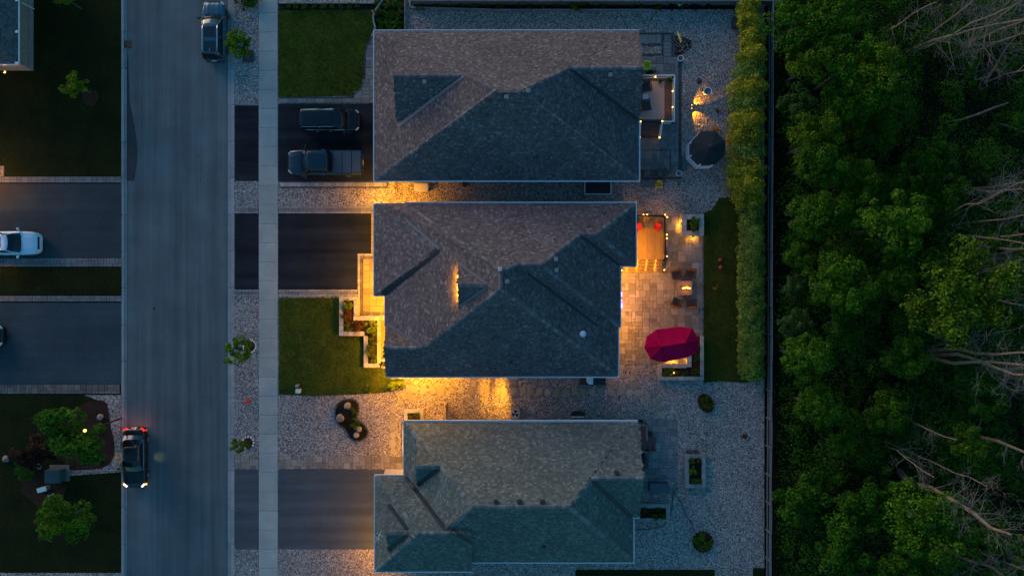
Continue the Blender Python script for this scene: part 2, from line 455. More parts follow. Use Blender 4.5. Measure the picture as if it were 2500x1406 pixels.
# kerbs and gutters
def kerb(name, x0, x1, xg0, xg1, label):
    e = empty(name, (*at(x0, 700), 0), 0, label, 'kerb', None, 'structure')
    y = -100
    while y < 1520:
        a, b = at((x0 + x1) / 2, y + 44.6, .1), at((xg0 + xg1) / 2, y + 44.6, .01)
        piece('kerb_stone', 'kerb_concrete', a[0], a[1], 0.11, (x1 - x0) / 30, 2.96, 0.2, e, 0, .004)
        piece('gutter_slab', 'kerb_concrete', b[0], b[1], 0.012, (xg1 - xg0) / 30, 2.96, 0.1, e, 0, .002)
        y += 89.3
    return e
kerb('kerb', 296, 302, 302, 309, 'pale concrete kerb and gutter beside the dark lawns across the street')
kerb('kerb', 563.5, 572.5, 556.5, 563.5, 'pale concrete kerb and gutter beside the gravel verge and driveway aprons')

sw = empty('sidewalk', (*at(655, 700), 0.1), 0, 'pale concrete sidewalk of square slabs', 'sidewalk', None, 'structure')
y = -107
while y < 1520:
    c = at(655, y + 23.3, .13)
    piece('sidewalk_slab', 'sidewalk_slab', c[0], c[1], 0.135, 46.0 / 30, 46.1 / 30, 0.1, sw, 0, .003)
    y += 46.7

# the lots
slab('gravel_yard', rect(572.5, -600, 1866, 2000), 0.10, 'gravel', 'pale crushed stone covering the yards between and behind the houses', 'gravel', 0.2)
slab('far_lots', rect(-1500, -1500, 296, 3000), 0.10, 'lawn_dark', 'dark lawns of the lots across the street', 'lawn', 0.2)
slab('forest_floor', rect(1866, -1500, 4200, 3000), 0.08, 'forest_floor', 'dark leaf covered ground of the wood behind the rail fence', 'ground', 0.2)

EXCL = []      # photo-space polygons where no loose pebbles lie
lawn_polys = []
def area(name, pts, z, mat, label, cat, thick=0.06):
    EXCL.append(pts)
    if cat == 'lawn': lawn_polys.append(pts)
    return slab(name, pts, z, mat, label, cat, thick)

area('driveway', rect(679.5, 254, 945, 442), 0.125, 'drive_black', 'black asphalt driveway with the van and the pickup truck', 'driveway')
area('driveway_apron', rect(573, 258, 631, 442), 0.122, 'drive_black', 'black asphalt apron in front of the van and pickup driveway', 'driveway')
area('driveway', [(679.5, 521), (911, 521), (911, 620), (872, 620), (872, 707), (679.5, 707)], 0.125, 'drive_black', 'empty black asphalt driveway of the lamplit house', 'driveway')
area('driveway_apron', rect(573, 521, 631, 707), 0.122, 'drive_black', 'black asphalt apron in front of the empty lamplit driveway', 'driveway')
area('driveway', rect(679.5, 1146, 960, 1340), 0.125, 'drive_grey', 'grey asphalt driveway of the grey green roofed house', 'driveway')
area('driveway_apron', rect(573, 1146, 631, 1340), 0.122, 'drive_grey', 'grey asphalt apron in front of the grey green roofed house', 'driveway')
area('driveway', rect(-220, 449, 296, 629), 0.125, 'drive_old', 'worn asphalt driveway with the white SUV', 'driveway')
area('driveway', rect(-220, 739, 296, 938), 0.125, 'drive_far', 'wide grey asphalt driveway below the narrow lawn strip', 'driveway')
slab('oil_stain', [(-30, 450), (90, 450), (96, 455), (70, 464), (45, 472), (32, 482), (18, 484), (6, 478), (0, 470), (-30, 470)], 0.130, 'wet_stain', 'dark stain on the worn driveway beside the white SUV', 'stain', 0.004)

lawn1 = area('front_lawn', [(679.5, 26), (905, 26), (912, 36), (914, 55), (908, 84), (905, 95), (895, 112), (890, 135), (889, 175), (884, 205), (874, 222), (855, 234), (679.5, 238)], 0.14, 'lawn_green', 'mown front lawn beside the curved paver path', 'lawn')
area('front_lawn', [(681, 727), (828, 727), (828, 820), (888, 820), (888, 898), (944, 898), (948, 922), (985, 925), (985, 945), (940, 958), (850, 963), (770, 966), (681, 962)], 0.14, 'lawn_green', 'front lawn with the small utility boxes beside the lamplit planters', 'lawn')
area('back_lawn', [(1755, 484), (1790, 482), (1815, 510), (1870, 510), (1870, 925), (1820, 934), (1760, 930), (1718, 934), (1718, 520), (1738, 512)], 0.13, 'lawn_back', 'narrow back lawn between the patio and the clipped hedge', 'lawn')
area('back_lawn', rect(1405, 1390, 1745, 1480), 0.13, 'lawn_dark', 'dark lawn along the bottom of the grey green roofed house', 'lawn')
area('back_lawn', rect(1838, 1386, 1866, 1480), 0.13, 'lawn_dark', 'small dark lawn corner by the end of the rail fence', 'lawn')
area('concrete_pad', rect(1746, 1388, 1838, 1480), 0.14, 'gravel', 'pale rough pad between two dark lawn strips', 'pad')
slab('lawn_strip', rect(-220, 653, 296, 720), 0.14, 'lawn_dark', 'narrow dark lawn strip between two driveways across the street', 'lawn')
slab('gravel_strip', [(205, 964), (296, 964), (296, 1152), (160, 1162), (160, 1148), (240, 1140), (276, 1110), (262, 985)], 0.135, 'gravel', 'curved strip of grey gravel round the mulch bed by the parked sedan', 'gravel')
slab('gravel_strip', rect(-200, 1398, 296, 1500), 0.135, 'gravel', 'grey gravel strip at the bottom corner across the street', 'gravel')
slab('mulch_bed', [(150, 1010), (205, 985), (230, 975), (255, 978), (264, 995), (270, 1040), (279, 1080), (279, 1110), (268, 1132), (245, 1144), (180, 1148), (140, 1120), (130, 1060)], 0.15, 'mulch', 'dark mulch bed under the large tree across the street', 'bed')
slab('mulch_bed', [(60, 1160), (110, 1140), (165, 1185), (150, 1225), (90, 1235), (50, 1200)], 0.15, 'mulch', 'dark mulch bed around the green utility cabinets', 'bed')
area('planting_bed', [(914, 0), (990, 0), (990, 90), (905, 90), (917, 70), (911, 40), (917, 25), (932, 2)], 0.12, 'soil', 'dark planting bed at the corner of the pink roofed house', 'bed')
area('planting_bed', [(679.5, 9), (930, 9), (918, 25), (679.5, 26)], 0.12, 'soil', 'dark soil strip with a row of small round shrubs', 'bed')
area('planting_bed', rect(1006, 2, 1800, 24), 0.12, 'soil', 'long dark planting bed along the top boundary', 'bed')

# paver fields -------------------------------------------------
def field(parent, x0, y0, x1, y1, cell, mat, name='paver', z=0.15, mode='ashlar', gap=0.022, seed=0, poly=None, h=0.08):
    """fill a photo rectangle with single stones; cell size in photo pixels"""
    r = random.Random(seed + int(x0 * 7 + y0 * 13))
    nx = max(1, round((x1 - x0) / cell)); ny = max(1, round((y1 - y0) / cell))
    cw, ch = (x1 - x0) / nx, (y1 - y0) / ny
    used = [[False] * nx for _ in range(ny)]
    for j in range(ny):
        for i in range(nx):
            if used[j][i]: continue
            if mode == 'ashlar': w, hh = r.choice([(1, 1), (2, 1), (1, 2), (2, 2), (2, 2), (2, 1)])
            elif mode == 'long': w, hh = (2, 1)
            else: w, hh = (1, 1)
            while w > 1 and (i + w > nx or any(used[j][i + a] for a in range(w))): w -= 1
            while hh > 1 and (j + hh > ny or any(used[j + b][i + a] for a in range(w) for b in range(hh))): hh -= 1
            for a in range(w):
                for b in range(hh): used[j + b][i + a] = True
            cx, cy = x0 + (i + w / 2) * cw, y0 + (j + hh / 2) * ch
            if poly is not None and not inside(poly, cx, cy): continue
            p = at(cx, cy, z); k = (CAMH - z) / CAMH / PPM
            piece(name, mat, p[0], p[1], z, w * cw * k - gap, hh * ch * k - gap, h, parent, 0, 0.004)
def inside(poly, x, y):
    c = False; n = len(poly)
    for i in range(n):
        (x0, y0), (x1, y1) = poly[i], poly[(i + 1) % n]
        if (y0 > y) != (y1 > y) and x < (x1 - x0) * (y - y0) / (y1 - y0) + x0: c = not c
    return c
def paved(name, px, py, label, cat='paving'):
    return empty(name, (*at(px, py), 0.1), 0, label, cat, None, 'structure')

# borders and paths on the house side of the street
b = paved('driveway_border', 800, 246, 'pale teal paver border above the black van driveway')
field(b, 681, 241, 915, 252, 11, 'paver_grey', z=0.15, mode='long'); EXCL.append(rect(679, 238, 916, 254))
field(b, 681, 237.5, 862, 240.8, 14, 'paver_dark', 'edging_stone', z=0.152, mode='unit')
b = paved('front_path', 900, 180, 'curved teal paver path between the lawn and the pink roofed house')
path1 = [(916, 92), (906, 98), (897, 114), (892, 135), (891, 178), (886, 208), (876, 225), (858, 240), (930, 241), (930, 92)]
field(b, 856, 92, 930, 241, 9.3, 'paver_grey', z=0.148, seed=3, poly=path1); EXCL.append(path1)
prev = None
for k, (ex, ey) in enumerate([(905, 95), (896, 112), (891, 133), (890, 155), (890, 177), (887.5, 192), (884.5, 206), (879, 216), (873, 224), (862, 233), (850, 238)]):
    if prev:
        a1, a2 = at3(*prev, .15), at3(ex, ey, .15); mid = (a1 + a2) / 2; d = a2 - a1
        piece('edging_stone', 'paver_dark', mid.x, mid.y, 0.155, d.length, 0.11, 0.09, b, math.atan2(d.y, d.x))
    prev = (ex, ey)
b = paved('driveway_border', 815, 450, 'long pale paver border with dark edging below the pickup truck')
field(b, 684, 445.5, 944, 456, 10.5, 'paver_light', z=0.15, mode='unit'); EXCL.append(rect(680, 441, 949, 461))
field(b, 682, 442.3, 948, 445.3, 14, 'paver_dark', 'edging_stone', z=0.152, mode='unit', seed=1)
field(b, 682, 456.3, 948, 459.5, 14, 'paver_dark', 'edging_stone', z=0.152, mode='unit', seed=1)
field(b, 944.3, 445.5, 948, 456, 10, 'paver_dark', 'edging_stone', z=0.152, mode='unit', seed=1)
for (yy0, yy1, lab) in ((504, 521, 'above'), (707, 723, 'below')):
    b = paved('driveway_border', 800, yy0, 'brick border of dark soldiers and pale edging %s the empty black driveway' % lab)
    x1 = 912 if lab == 'above' else 872
    for (a0, a1) in ((574, 631), (681, x1)):
        field(b, a0, yy0, a1, yy0 + 4, 8, 'paver_light', 'edging_brick', 0.155, 'unit')
        field(b, a0, yy0 + 4.2, a1, yy1 - 4.2, 8.2, 'paver_bluegrey', 'brick', 0.15, 'long')
        field(b, a0, yy1 - 4, a1, yy1, 8, 'paver_light', 'edging_brick', 0.155, 'unit')
        EXCL.append(rect(a0, yy0, a1, yy1))
b = paved('driveway_border', 908, 560, 'slim lamplit brick edging between the black driveway and the garage')
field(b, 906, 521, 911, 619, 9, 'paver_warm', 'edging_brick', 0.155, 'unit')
b = paved('paver_path', 820, 1129, 'broad tan paver path from the street to the grey green roofed house')
field(b, 574, 1114, 631, 1144.5, 7.6, 'paver_tan', z=0.148); field(b, 681, 1114, 990, 1144.5, 7.6, 'paver_tan', z=0.148)
field(b, 940, 1144.5, 990, 1162, 9, 'coping', z=0.16); EXCL += [rect(574, 1113, 631, 1146), rect(681, 1113, 990, 1146)]

# entry walk of the lamplit house
b = paved('entry_walk', 895, 700, 'glowing amber paver entry walk beside the garage')
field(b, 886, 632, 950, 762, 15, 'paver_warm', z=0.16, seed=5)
for args in ((873, 619, 950, 625), (873, 625, 879, 790), (879, 770, 950, 783)):
    field(b, *args, 9, 'coping', 'edging_brick', 0.165, 'unit')
for args in ((879, 625.3, 950, 631.7), (879, 631.7, 885.7, 769.5), (886, 762.3, 950, 769.5)):
    field(b, *args, 8, 'paver_brown', 'brick', 0.162, 'unit')
field(b, 840, 724, 873, 735, 9, 'coping', 'edging_brick', 0.165, 'unit')
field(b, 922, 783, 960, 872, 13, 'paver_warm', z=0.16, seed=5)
field(b, 935, 873, 960, 920, 10, 'flagstone', z=0.13, seed=5, mode='unit')
EXCL.append(rect(828, 720, 960, 920))

# patios behind the houses
p2 = paved('back_patio', 1620, 700, 'large tan flagstone patio behind the lamplit house')
field(p2, 1500, 528, 1716, 890, 8.6, 'paver_tan', z=0.15, seed=11, gap=.016); EXCL.append(rect(1490, 526, 1718, 892))
p1 = paved('back_patio', 1610, 290, 'dark teal slab patio behind the pink roofed house')
field(p1, 1540, 139, 1656, 432, 9.0, 'paver_teal', z=0.15, seed=2)
field(p1, 1540, 85, 1614, 107, 11, 'paver_teal', z=0.15, seed=4)
field(p1, 1621, 85, 1639, 138, 9, 'paver_teal', z=0.15, seed=4)
for a in ((1540, 80, 1645, 84.5), (1540, 108, 1614, 112), (1540, 131, 1614, 136), (1615, 85, 1620, 136), (1640, 85, 1645, 139), (1645, 134.5, 1664, 139), (1657, 139, 1664, 432), (1540, 432.5, 1664, 438)):
    w = a[2] - a[0] > a[3] - a[1]
    field(p1, *a, 12, 'paver_dark', 'edging_stone', 0.156, 'unit')
for a in ((1572, 365, 1638, 368.5), (1634.5, 369, 1638, 425), (1572, 415, 1634, 418.5)):
    field(p1, *a, 10, 'paver_dark', 'edging_stone', 0.160, 'unit')
EXCL += [rect(1530, 78, 1646, 109), rect(1530, 130, 1666, 440), rect(1613, 109, 1646, 131)]
p3 = paved('back_patio', 1612, 1100, 'grey green slab patio behind the grey green roofed house')
field(p3, 1545, 1023, 1652, 1175, 7.8, 'paver_grey', z=0.15, seed=9); field(p3, 1545, 1175, 1652, 1204, 7.8, 'paver_grey', z=0.15, seed=8)
EXCL.append(rect(1540, 1021, 1654, 1206))
slab('dirt_patch', [(1646, 84), (1690, 100), (1688, 118), (1670, 132), (1646, 136)], 0.115, 'soil', 'bare dark earth patch beside the yellow arrow sign', 'ground', 0.01)

# paver borders on the far side of the street
b = paved('driveway_border', 150, 439, 'grey paver border above the worn driveway across the street')
field(b, -100, 431.5, 296, 446, 7.4, 'paver_bluegrey', z=0.155, seed=2); 
field(b, -120, 405, 10, 431, 9, 'paver_tan', z=0.15, seed=2, poly=[(-120, 380), (2, 400), (22, 431), (-120, 431)])
b = paved('driveway_border', 150, 640, 'grey paver border below the white SUV')
field(b, -100, 630, 296, 651, 7.2, 'paver_bluegrey', z=0.155, seed=4)
b = paved('driveway_border', 150, 730, 'narrow pale paver border below the narrow lawn strip')
field(b, -100, 722, 296, 736, 7.2, 'paver_bluegrey', z=0.155, seed=6)
b = paved('driveway_border', 150, 950, 'brownish paver border below the wide grey driveway')
field(b, -100, 939, 292, 961, 7.4, 'paver_brown', z=0.155, seed=8)

# flagstone stepping stones, one by one
def blob(r, n=9, jit=0.14, sx=1.0, sy=1.0, rr=rng):
    return [(r * sx * (1 + rr.uniform(-jit, jit)) * math.cos(2 * math.pi * i / n), r * sy * (1 + rr.uniform(-jit, jit)) * math.sin(2 * math.pi * i / n)) for i in range(n)]
steps = [(960, 1101), (958, 1081), (959, 1061), (960, 1042), (959, 1020), (961, 999), (977, 982), (1001, 966), (1011, 950), (1033, 951), (1056, 951), (1080, 953), (1103, 952), (1127, 952), (1152, 952), (1174, 953), (1190, 951), (1214, 953), (1231, 955), (1254, 955), (1276, 952), (1295, 956),
         (1317, 955), (1337, 956), (1360, 955), (1383, 956), (1403, 953), (1423, 957), (1446, 957), (1466, 956), (1491, 956), (1515, 955), (1537, 959), (1556, 958), (1579, 968), (1597, 981), (1605, 996), (1616, 1012), (1546, 939), (1544, 924), (1548, 908)]
st = empty('stepping_stones', (*at(1250, 955), .1), 0, 'row of tan stepping stones winding through the gravel between the houses', 'path', None, 'structure')
for (x, y) in steps:
    EXCL.append([(x + a, y + c) for a, c in blob(9.5, 8, 0)])
    mb = MB().prism(blob(0.29, 10, 0.16, rng.uniform(.85, 1.1), rng.uniform(1.0, 1.3)), -0.03, 0.035)
    o = mb.build('stepping_stone', 'flagstone', st, (*at(x, y, .1), 0.105), rng.uniform(-.4, .4), world=True)

# ------------------------------------------------------------------ houses
def EX(px, z=3.0): return (px - 1250) / PPM * (CAMH - z) / CAMH
def EY(py, z=3.0): return (703 - py) / PPM * (CAMH - z) / CAMH

class Roof:
    """union of convex roof blocks; each block is a plan rectangle under a set of planes z = a x + b y + c"""
    def __init__(s): s.blocks = []
    def block(s, x0, x1, y0, y1, planes, zlow, soffit=True):
        s.blocks.append(dict(r=(x0, x1, y0, y1), p=planes, zlow=zlow, soffit=soffit))
    def hb(s, b, x, y):
        return np.min([a * x + bb * y + c for a, bb, c in b['p']], axis=0)
    def H(s, x, y, e=0.0):
        h = -1e9
        for b in s.blocks:
            x0, x1, y0, y1 = b['r']
            if x0 - e <= x <= x1 + e and y0 - e <= y <= y1 + e: h = max(h, min(a * x + bb * y + c for a, bb, c in b['p']))
        return h
    def pt(s, px, py, dz=0.0):
        z = 5.0
        for _ in range(60):
            x, y = at(px, py, z); h = s.H(x, y, 0.35)
            if h < 0: h = 3.0
            z = 0.5 * z + 0.5 * h
        x, y = at(px, py, z); return Vector((x, y, z + dz))
def N_(yN, s, ze=3.0): return (0.0, -s, ze + s * yN)
def S_(yS, s, ze=3.0): return (0.0, s, ze - s * yS)
def W_(xW, s, ze=3.0): return (s, 0.0, ze - s * xW)
def E_(xE, s, ze=3.0): return (-s, 0.0, ze + s * xE)

def clip(poly, a, b, c):
    """keep a x + b y + c >= 0"""
    out = []
    for i in range(len(poly)):
        p, q = poly[i], poly[(i + 1) % len(poly)]
        dp, dq = a * p[0] + b * p[1] + c, a * q[0] + b * q[1] + c
        if dp >= -1e-9: out.append(p)
        if (dp > 0) != (dq > 0) and abs(dp - dq) > 1e-12:
            t = dp / (dp - dq); out.append((p[0] + (q[0] - p[0]) * t, p[1] + (q[1] - p[1]) * t))
    return out

def build_roof(root, R_, shingle, seed, rake_mat='siding', expo=0.135):
    nr = np.random.default_rng(seed)
    base = MB(); skirt = MB()
    V = []; nv = 0
    for bi, b in enumerate(R_.blocks):
        x0, x1, y0, y1 = b['r']
        for pi, (a, bb, c) in enumerate(b['p']):
            poly = [(x0, y0), (x1, y0), (x1, y1), (x0, y1)]
            for qi, (a2, b2, c2) in enumerate(b['p']):
                if qi != pi: poly = clip(poly, a2 - a, b2 - bb, c2 - c)
            if len(poly) < 3: continue
            base.add([(x, y, a * x + bb * y + c - 0.03) for x, y in poly], [tuple(range(len(poly)))])
            for i in range(len(poly)):
                p, q = poly[i], poly[(i + 1) % len(poly)]
                e = 1e-5
                if any(abs(p[k] - v) < e and abs(q[k] - v) < e for k, v in ((0, x0), (0, x1), (1, y0), (1, y1))):
                    zp, zq = a * p[0] + bb * p[1] + c - 0.03, a * q[0] + bb * q[1] + c - 0.03
                    zl = b['zlow']
                    skirt.add([(p[0], p[1], zl), (q[0], q[1], zl), (q[0], q[1], zq), (p[0], p[1], zp)], [(0, 1, 2, 3)])
            # shingle courses: d = plan distance up the slope, u = along the course
            g = math.hypot(a, bb); ux, uy = -bb / g, a / g; dx, dy = a / g, bb / g
            P = np.array(poly); d0, d1 = (P @ [dx, dy]).min(), (P @ [dx, dy]).max(); u0, u1 = (P @ [ux, uy]).min(), (P @ [ux, uy]).max()
            step = expo / math.sqrt(1 + g * g)
            rows = int((d1 - d0) / step) + 1
            for k in range(rows):
                n = int((u1 - u0) / 0.16) + 3
                w = nr.uniform(0.10, 0.26, n); ue = u0 - 0.3 + np.concatenate([[0], np.cumsum(w)]) + nr.uniform(-.1, .1)
                ua, ub = ue[:-1], ue[1:]; uc = (ua + ub) / 2; dc = d0 + (k + 0.5) * step
                X, Y = uc * ux + dc * dx, uc * uy + dc * dy
                ok = (X >= x0) & (X <= x1) & (Y >= y0) & (Y <= y1)
                z = a * X + bb * Y + c
                ok &= z <= R_.hb(b, X, Y) + 0.012
                for oi, o in enumerate(R_.blocks):
                    if oi == bi: continue
                    ox0, ox1, oy0, oy1 = o['r']
                    ins = (X >= ox0) & (X <= ox1) & (Y >= oy0) & (Y <= oy1)
                    zo = R_.hb(o, X, Y)
                    ok &= ~(ins & ((zo > z + 0.003) | ((np.abs(zo - z) <= 0.003) & (oi < bi))))
                if not ok.any(): continue
                ua, ub = ua[ok], ub[ok]; m = len(ua)
                t = nr.uniform(0.014, 0.042, m); da = d0 + k * step - 0.012; db = d0 + (k + 1) * step + 0.03
                def pts(u, d, h):
                    x, y = u * ux + d * dx, u * uy + d * dy
                    return np.stack([x, y, a * x + bb * y + c + h], 1)
                q = np.stack([pts(ua, da, -0.01 + 0 * t), pts(ub, da, -0.01 + 0 * t), pts(ub, da, t), pts(ua, da, t), pts(ub, db, 0.002 + 0 * t), pts(ua, db, 0.002 + 0 * t)], 1)
                V.append(q.reshape(-1, 3))
    V = np.concatenate(V); n = len(V) // 6
    i6 = np.arange(n)[:, None] * 6
    F = np.concatenate([i6 + np.array([[0, 1, 2, 3]]), i6 + np.array([[3, 2, 4, 5]])])
    # orient consistently upwards
    roof = base.build('roof', 'underlay', root, world=True)
    me = fast_mesh('shingles', V, F)
    sh = link('shingles', me, shingle, roof); sh['kind'] = 'stuff'
    sh.matrix_parent_inverse = Matrix.Identity(4)
    skirt.build('gable_wall', rake_mat, root, world=True)
    sf = MB()
    for b in R_.blocks:
        if b['soffit']:
            x0, x1, y0, y1 = b['r']
            sf.prism([(x0 + .01, y0 + .01), (x1 - .01, y0 + .01), (x1 - .01, y1 - .01), (x0 + .01, y1 - .01)], b['zlow'] + 0.002 * R_.blocks.index(b), b['zlow'] + 0.03 + 0.002 * R_.blocks.index(b))
    sf.build('soffit', 'white_paint', root, world=True)
    return roof

def cap_mesh(name, mat):
    mb = MB()
    vs = [(-.14, -.17, -.075), (-.14, 0, 0), (-.14, .17, -.075), (.15, -.16, -.085), (.15, 0, -.012), (.15, .16, -.085),
          (-.14, -.17, -.10), (-.14, 0, -.025), (-.14, .17, -.10)]
    mb.add(vs, [(0, 3, 4, 1), (1, 4, 5, 2), (6, 0, 1, 7), (7, 1, 2, 8)])
    return mb.mesh(name, mat)
CAPS = {}
def caps(roof, R_, mat, lines):
    if mat not in CAPS: CAPS[mat] = cap_mesh('ridge_cap', mat)
    for (a, b) in lines:
        A, B = R_.pt(*a), R_.pt(*b)
        if A.z > B.z: A, B = B, A
        d = B - A; n = max(2, int(d.length / 0.26)); d.normalize()
        side = Vector((0, 0, 1)).cross(d).normalized(); up = d.cross(side)
        for k in range(n):
            p = A.lerp(B, (k + .5) / n)
            o = bpy.data.objects.new('ridge_cap', CAPS[mat]); C.objects.link(o); o.parent = roof
            h = max(R_.H(p.x, p.y, .3), p.z)
            m = Matrix((d, side, up)).transposed().to_4x4()
            m.translation = (p.x, p.y, h + 0.055); o.matrix_basis = m
def valleys(root, R_, mat, lines, w=0.2):
    for (a, b) in lines:
        A, B = R_.pt(*a), R_.pt(*b); d = (B - A); L = d.length
        s = Vector((-d.y, d.x, 0)).normalized(); n = max(2, int(L / 0.5)); mb = MB(); vs = []; fs = []
        for k in range(n + 1):
            p = A.lerp(B, k / n)
            row = []
            for o in (-w, -w * .08, w * .08, w):
                q = p + s * o; h = R_.H(q.x, q.y, .3)
                if h < 0: h = p.z
                vs.append((q.x, q.y, min(h, p.z + .35) + (0.045 if abs(o) > .1 else 0.055)))
        for k in range(n):
            for j in range(3): fs.append((k * 4 + j, k * 4 + j + 1, k * 4 + 5 + j, k * 4 + 4 + j))
        mb.add(vs, fs); mb.build('valley_flashing', mat, root, world=True)
def gutters(root, segs, ze=3.0, hang=0.38, mat='white_metal'):
    for (a, b) in segs:
        A, B = at3(*a, ze), at3(*b, ze); d = B - A; L = d.length; d.normalize(); s = Vector((-d.y, d.x, 0))
        mx = Matrix((d, s, Vector((0, 0, 1)))).transposed().to_4x4(); mx.translation = A
        mb = MB()
        mb.box((L / 2, -.07, -.05), (L + .08, .045, .12), 0, mx); mb.box((L / 2, .06, -.05), (L + .08, .03, .12), 0, mx)
        mb.box((L / 2, 0, -.10), (L + .06, .12, .02), 0, mx)
        for k in range(int(L / hang) + 1): mb.box((.05 + k * hang, 0.0, -.002), (.045, .13, .018), 0, mx)
        mb.build('gutter', mat, root, world=True)
def walls(root, rects, mat, ztop=2.8):
    for (x0, y0, x1, y1) in rects:        # photo pixels of the eave line
        X0, X1, Y1, Y0 = EX(x0) + .45, EX(x1) - .45, EY(y0) - .45, EY(y1) + .45
        MB().prism([(X0, Y0), (X1, Y0), (X1, Y1), (X0, Y1)], 0.05, ztop + rng.uniform(.001, .02)).build('wall', mat, root, world=True)
def opening(root, name, x, y, z, w, h, face, mat='window_glass'):
    """a framed window or door on a wall; face = outward unit vector"""
    f = Vector((*face, 0)); t = Vector((-f.y, f.x, 0))
    mx = Matrix((t, f, Vector((0, 0, 1)))).transposed().to_4x4(); mx.translation = (x, y, z)
    mb = MB(); mb.box((0, 0.02, h / 2 + .04), (w + .16, .09, .08), 0, mx); mb.box((0, 0.02, -h / 2 - .04), (w + .16, .12, .08), 0, mx)
    mb.box((-w / 2 - .04, 0.02, 0), (.08, .09, h), 0, mx); mb.box((w / 2 + .04, .02, 0), (.08, .09, h), 0, mx)
    o = MB().box((0, 0.012, 0), (w, .03, h), 0, mx).build(name, mat, root, world=True)
    fr = mb.build('frame', 'white_paint', o)
    if name == 'garage_door':
        g = MB()
        for k in range(1, 4): g.box((0, .035, -h / 2 + h * k / 4), (w - .05, .02, .03), 0, mx)
        g.build('panel_seam', 'vent_dark', o)
    return o
def vent(root, R_, px, py, mat='vent_grey', s=0.32):
    p = R_.pt(px, py)
    mb = MB(); mb.box((p.x, p.y, p.z + .06), (s * .8, s * .8, .22)); mb.box((p.x, p.y, p.z + .20), (s, s, .09), 0, None, .8)
    mb.build('roof_vent', mat, root, world=True)
def pipe(root, R_, px, py):
    p = R_.pt(px, py)
    mb = MB().tube([p - Vector((0, 0, .1)), p + Vector((0, 0, .42))], .055, 8); mb.lathe([(.2, -.02), (.16, .05), (.06, .12)], 10, p)
    mb.box(p + Vector((0, 0, .03)), (.42, .16, .03))
    mb.build('vent_pipe', 'vent_dark', root, world=True)

def wall_lamp(root, px, py, z, energy, face=(-1, 0), spot=None, aim=None, col=AMBER, name='wall_lamp'):
    """a small lit lantern on a wall or under the eave"""
    x, y = at(px, py, z)
    o = MB().box((x, y, z), (.12, .12, .2)).build(name, 'lamp_amber', root, world=True)
    MB().box((x, y, z + .13), (.17, .17, .05), 0, None, .7).build('lamp_cap', 'black_plastic', o)
    f = Vector((*face, 0)) * 0.2
    lamp(root, name + '_light', (x + f.x, y + f.y, z - .02), energy, col, .09, spot, aim, .5, True)
def soffit_lamp(root, x, y, energy, z=2.74, size=150, aim=None, col=AMBER):
    """downlight let into the soffit"""
    MB().lathe([(.07, -.02), (.07, .01)], 10, (x, y, z + .03)).build('soffit_light', 'lamp_amber', root, world=True)
    a = aim or (x, y, 0)
    lamp(root, 'soffit_light_beam', (x, y, z - .03), energy, col, .07, size, a, .7, True)

# ---- house 1 (pinkish roof, top)
h1 = empty('house', (*at(1240, 258), 0.1), 0, 'long house with a pinkish brown hipped roof behind the van and the pickup truck', 'house')
R1 = Roof()
x0, x1, yN, yS = EX(915), EX(1559), EY(77), EY(440)
sN, sS = 0.63, 0.60
yr = None
apx = at(1210, 222, 6.4)[0]; apx2 = at(1270, 222, 6.4)[0]
ridge_z = 3 + sN * sS / (sN + sS) * (yN - yS)
sW, sE = (ridge_z - 3) / (apx - x0), (ridge_z - 3) / (x1 - apx2)
R1.block(x0, x1, yS, yN, [N_(yN, sN), S_(yS, sS), W_(x0, sW), E_(x1, sE)], 2.8)
def gable_from_N(Rf, yN, sN, ry_px, xa, xb, sdown, zlow, ze=3.0):
    """extension of the upper slope to a ridge at photo row ry_px, then down again"""
    z = 4.5
    for _ in range(40):
        y = at(1250, ry_px, z)[1]; z = ze + sN * (yN - y)
    Rf.block(xa, xb, y - (z - zlow) / sdown, yN, [N_(yN, sN, ze), (0, sdown, z - sdown * y)], zlow, False)
    return y, z
gable_from_N(R1, yN, sN, 185, at(962, 185, 5.3)[0], at(1140, 185, 5.3)[0], 0.62, 3.35)
R1.blocks[-1]['r'] = (R1.blocks[-1]['r'][0], R1.blocks[-1]['r'][1], at(972, 312, 3.6)[1], at(1000, 100, 3.4)[1])
yg, zg = gable_from_N(R1, yN, sN, 166, at(1380, 166, 5.2)[0], x1 + .02, 0.62, 2.8)
R1.blocks[-1]['r'] = (*R1.blocks[-1]['r'][:2], EY(297), yN)
roof1 = build_roof(h1, R1, 'shingle_pink', 11)
caps(roof1, R1, 'cap_pink', [((918, 79), (1208, 221)), ((920, 437), (1210, 222)), ((1212, 222), (1270, 222)), ((1272, 222), (1390, 166)), ((1272, 224), (1556, 436)), ((1392, 166), (1570, 166)), ((964, 185), (1130, 185))])
valleys(h1, R1, 'galvanised', [((973, 309), (1131, 187))], 0.11)
valleys(h1, R1, 'dark_flashing', [((1392, 169), (1556, 292))], 0.10)
gutters(h1, [((1559, 76), (914, 76)), ((914, 76), (914, 441)), ((914, 441), (1560, 441)), ((1560, 441), (1560, 298))])
walls(h1, [(915, 77, 1559, 440)], 'stone_wall')
for v in ((1037, 201), (1237, 238), (1290, 223), (1490, 184)): vent(h1, R1, *v)
pipe(h1, R1, 1307, 384)
xw = EX(915) + .45
opening(h1, 'garage_door', xw, EY(345), 1.25, 4.9, 2.2, (-1, 0), 'garage_door')
opening(h1, 'front_door', xw, EY(215), 1.2, 1.0, 2.1, (-1, 0), 'wood_brown')
opening(h1, 'window', xw, EY(140), 1.6, 1.8, 1.3, (-1, 0))
for px in (1050, 1200, 1380): opening(h1, 'window', EX(px), EY(440) + .45, 1.7, 1.2, 1.0, (0, -1))
for px in (1050, 1250, 1450): opening(h1, 'window', EX(px), EY(77) - .45, 1.7, 1.2, 1.0, (0, 1))
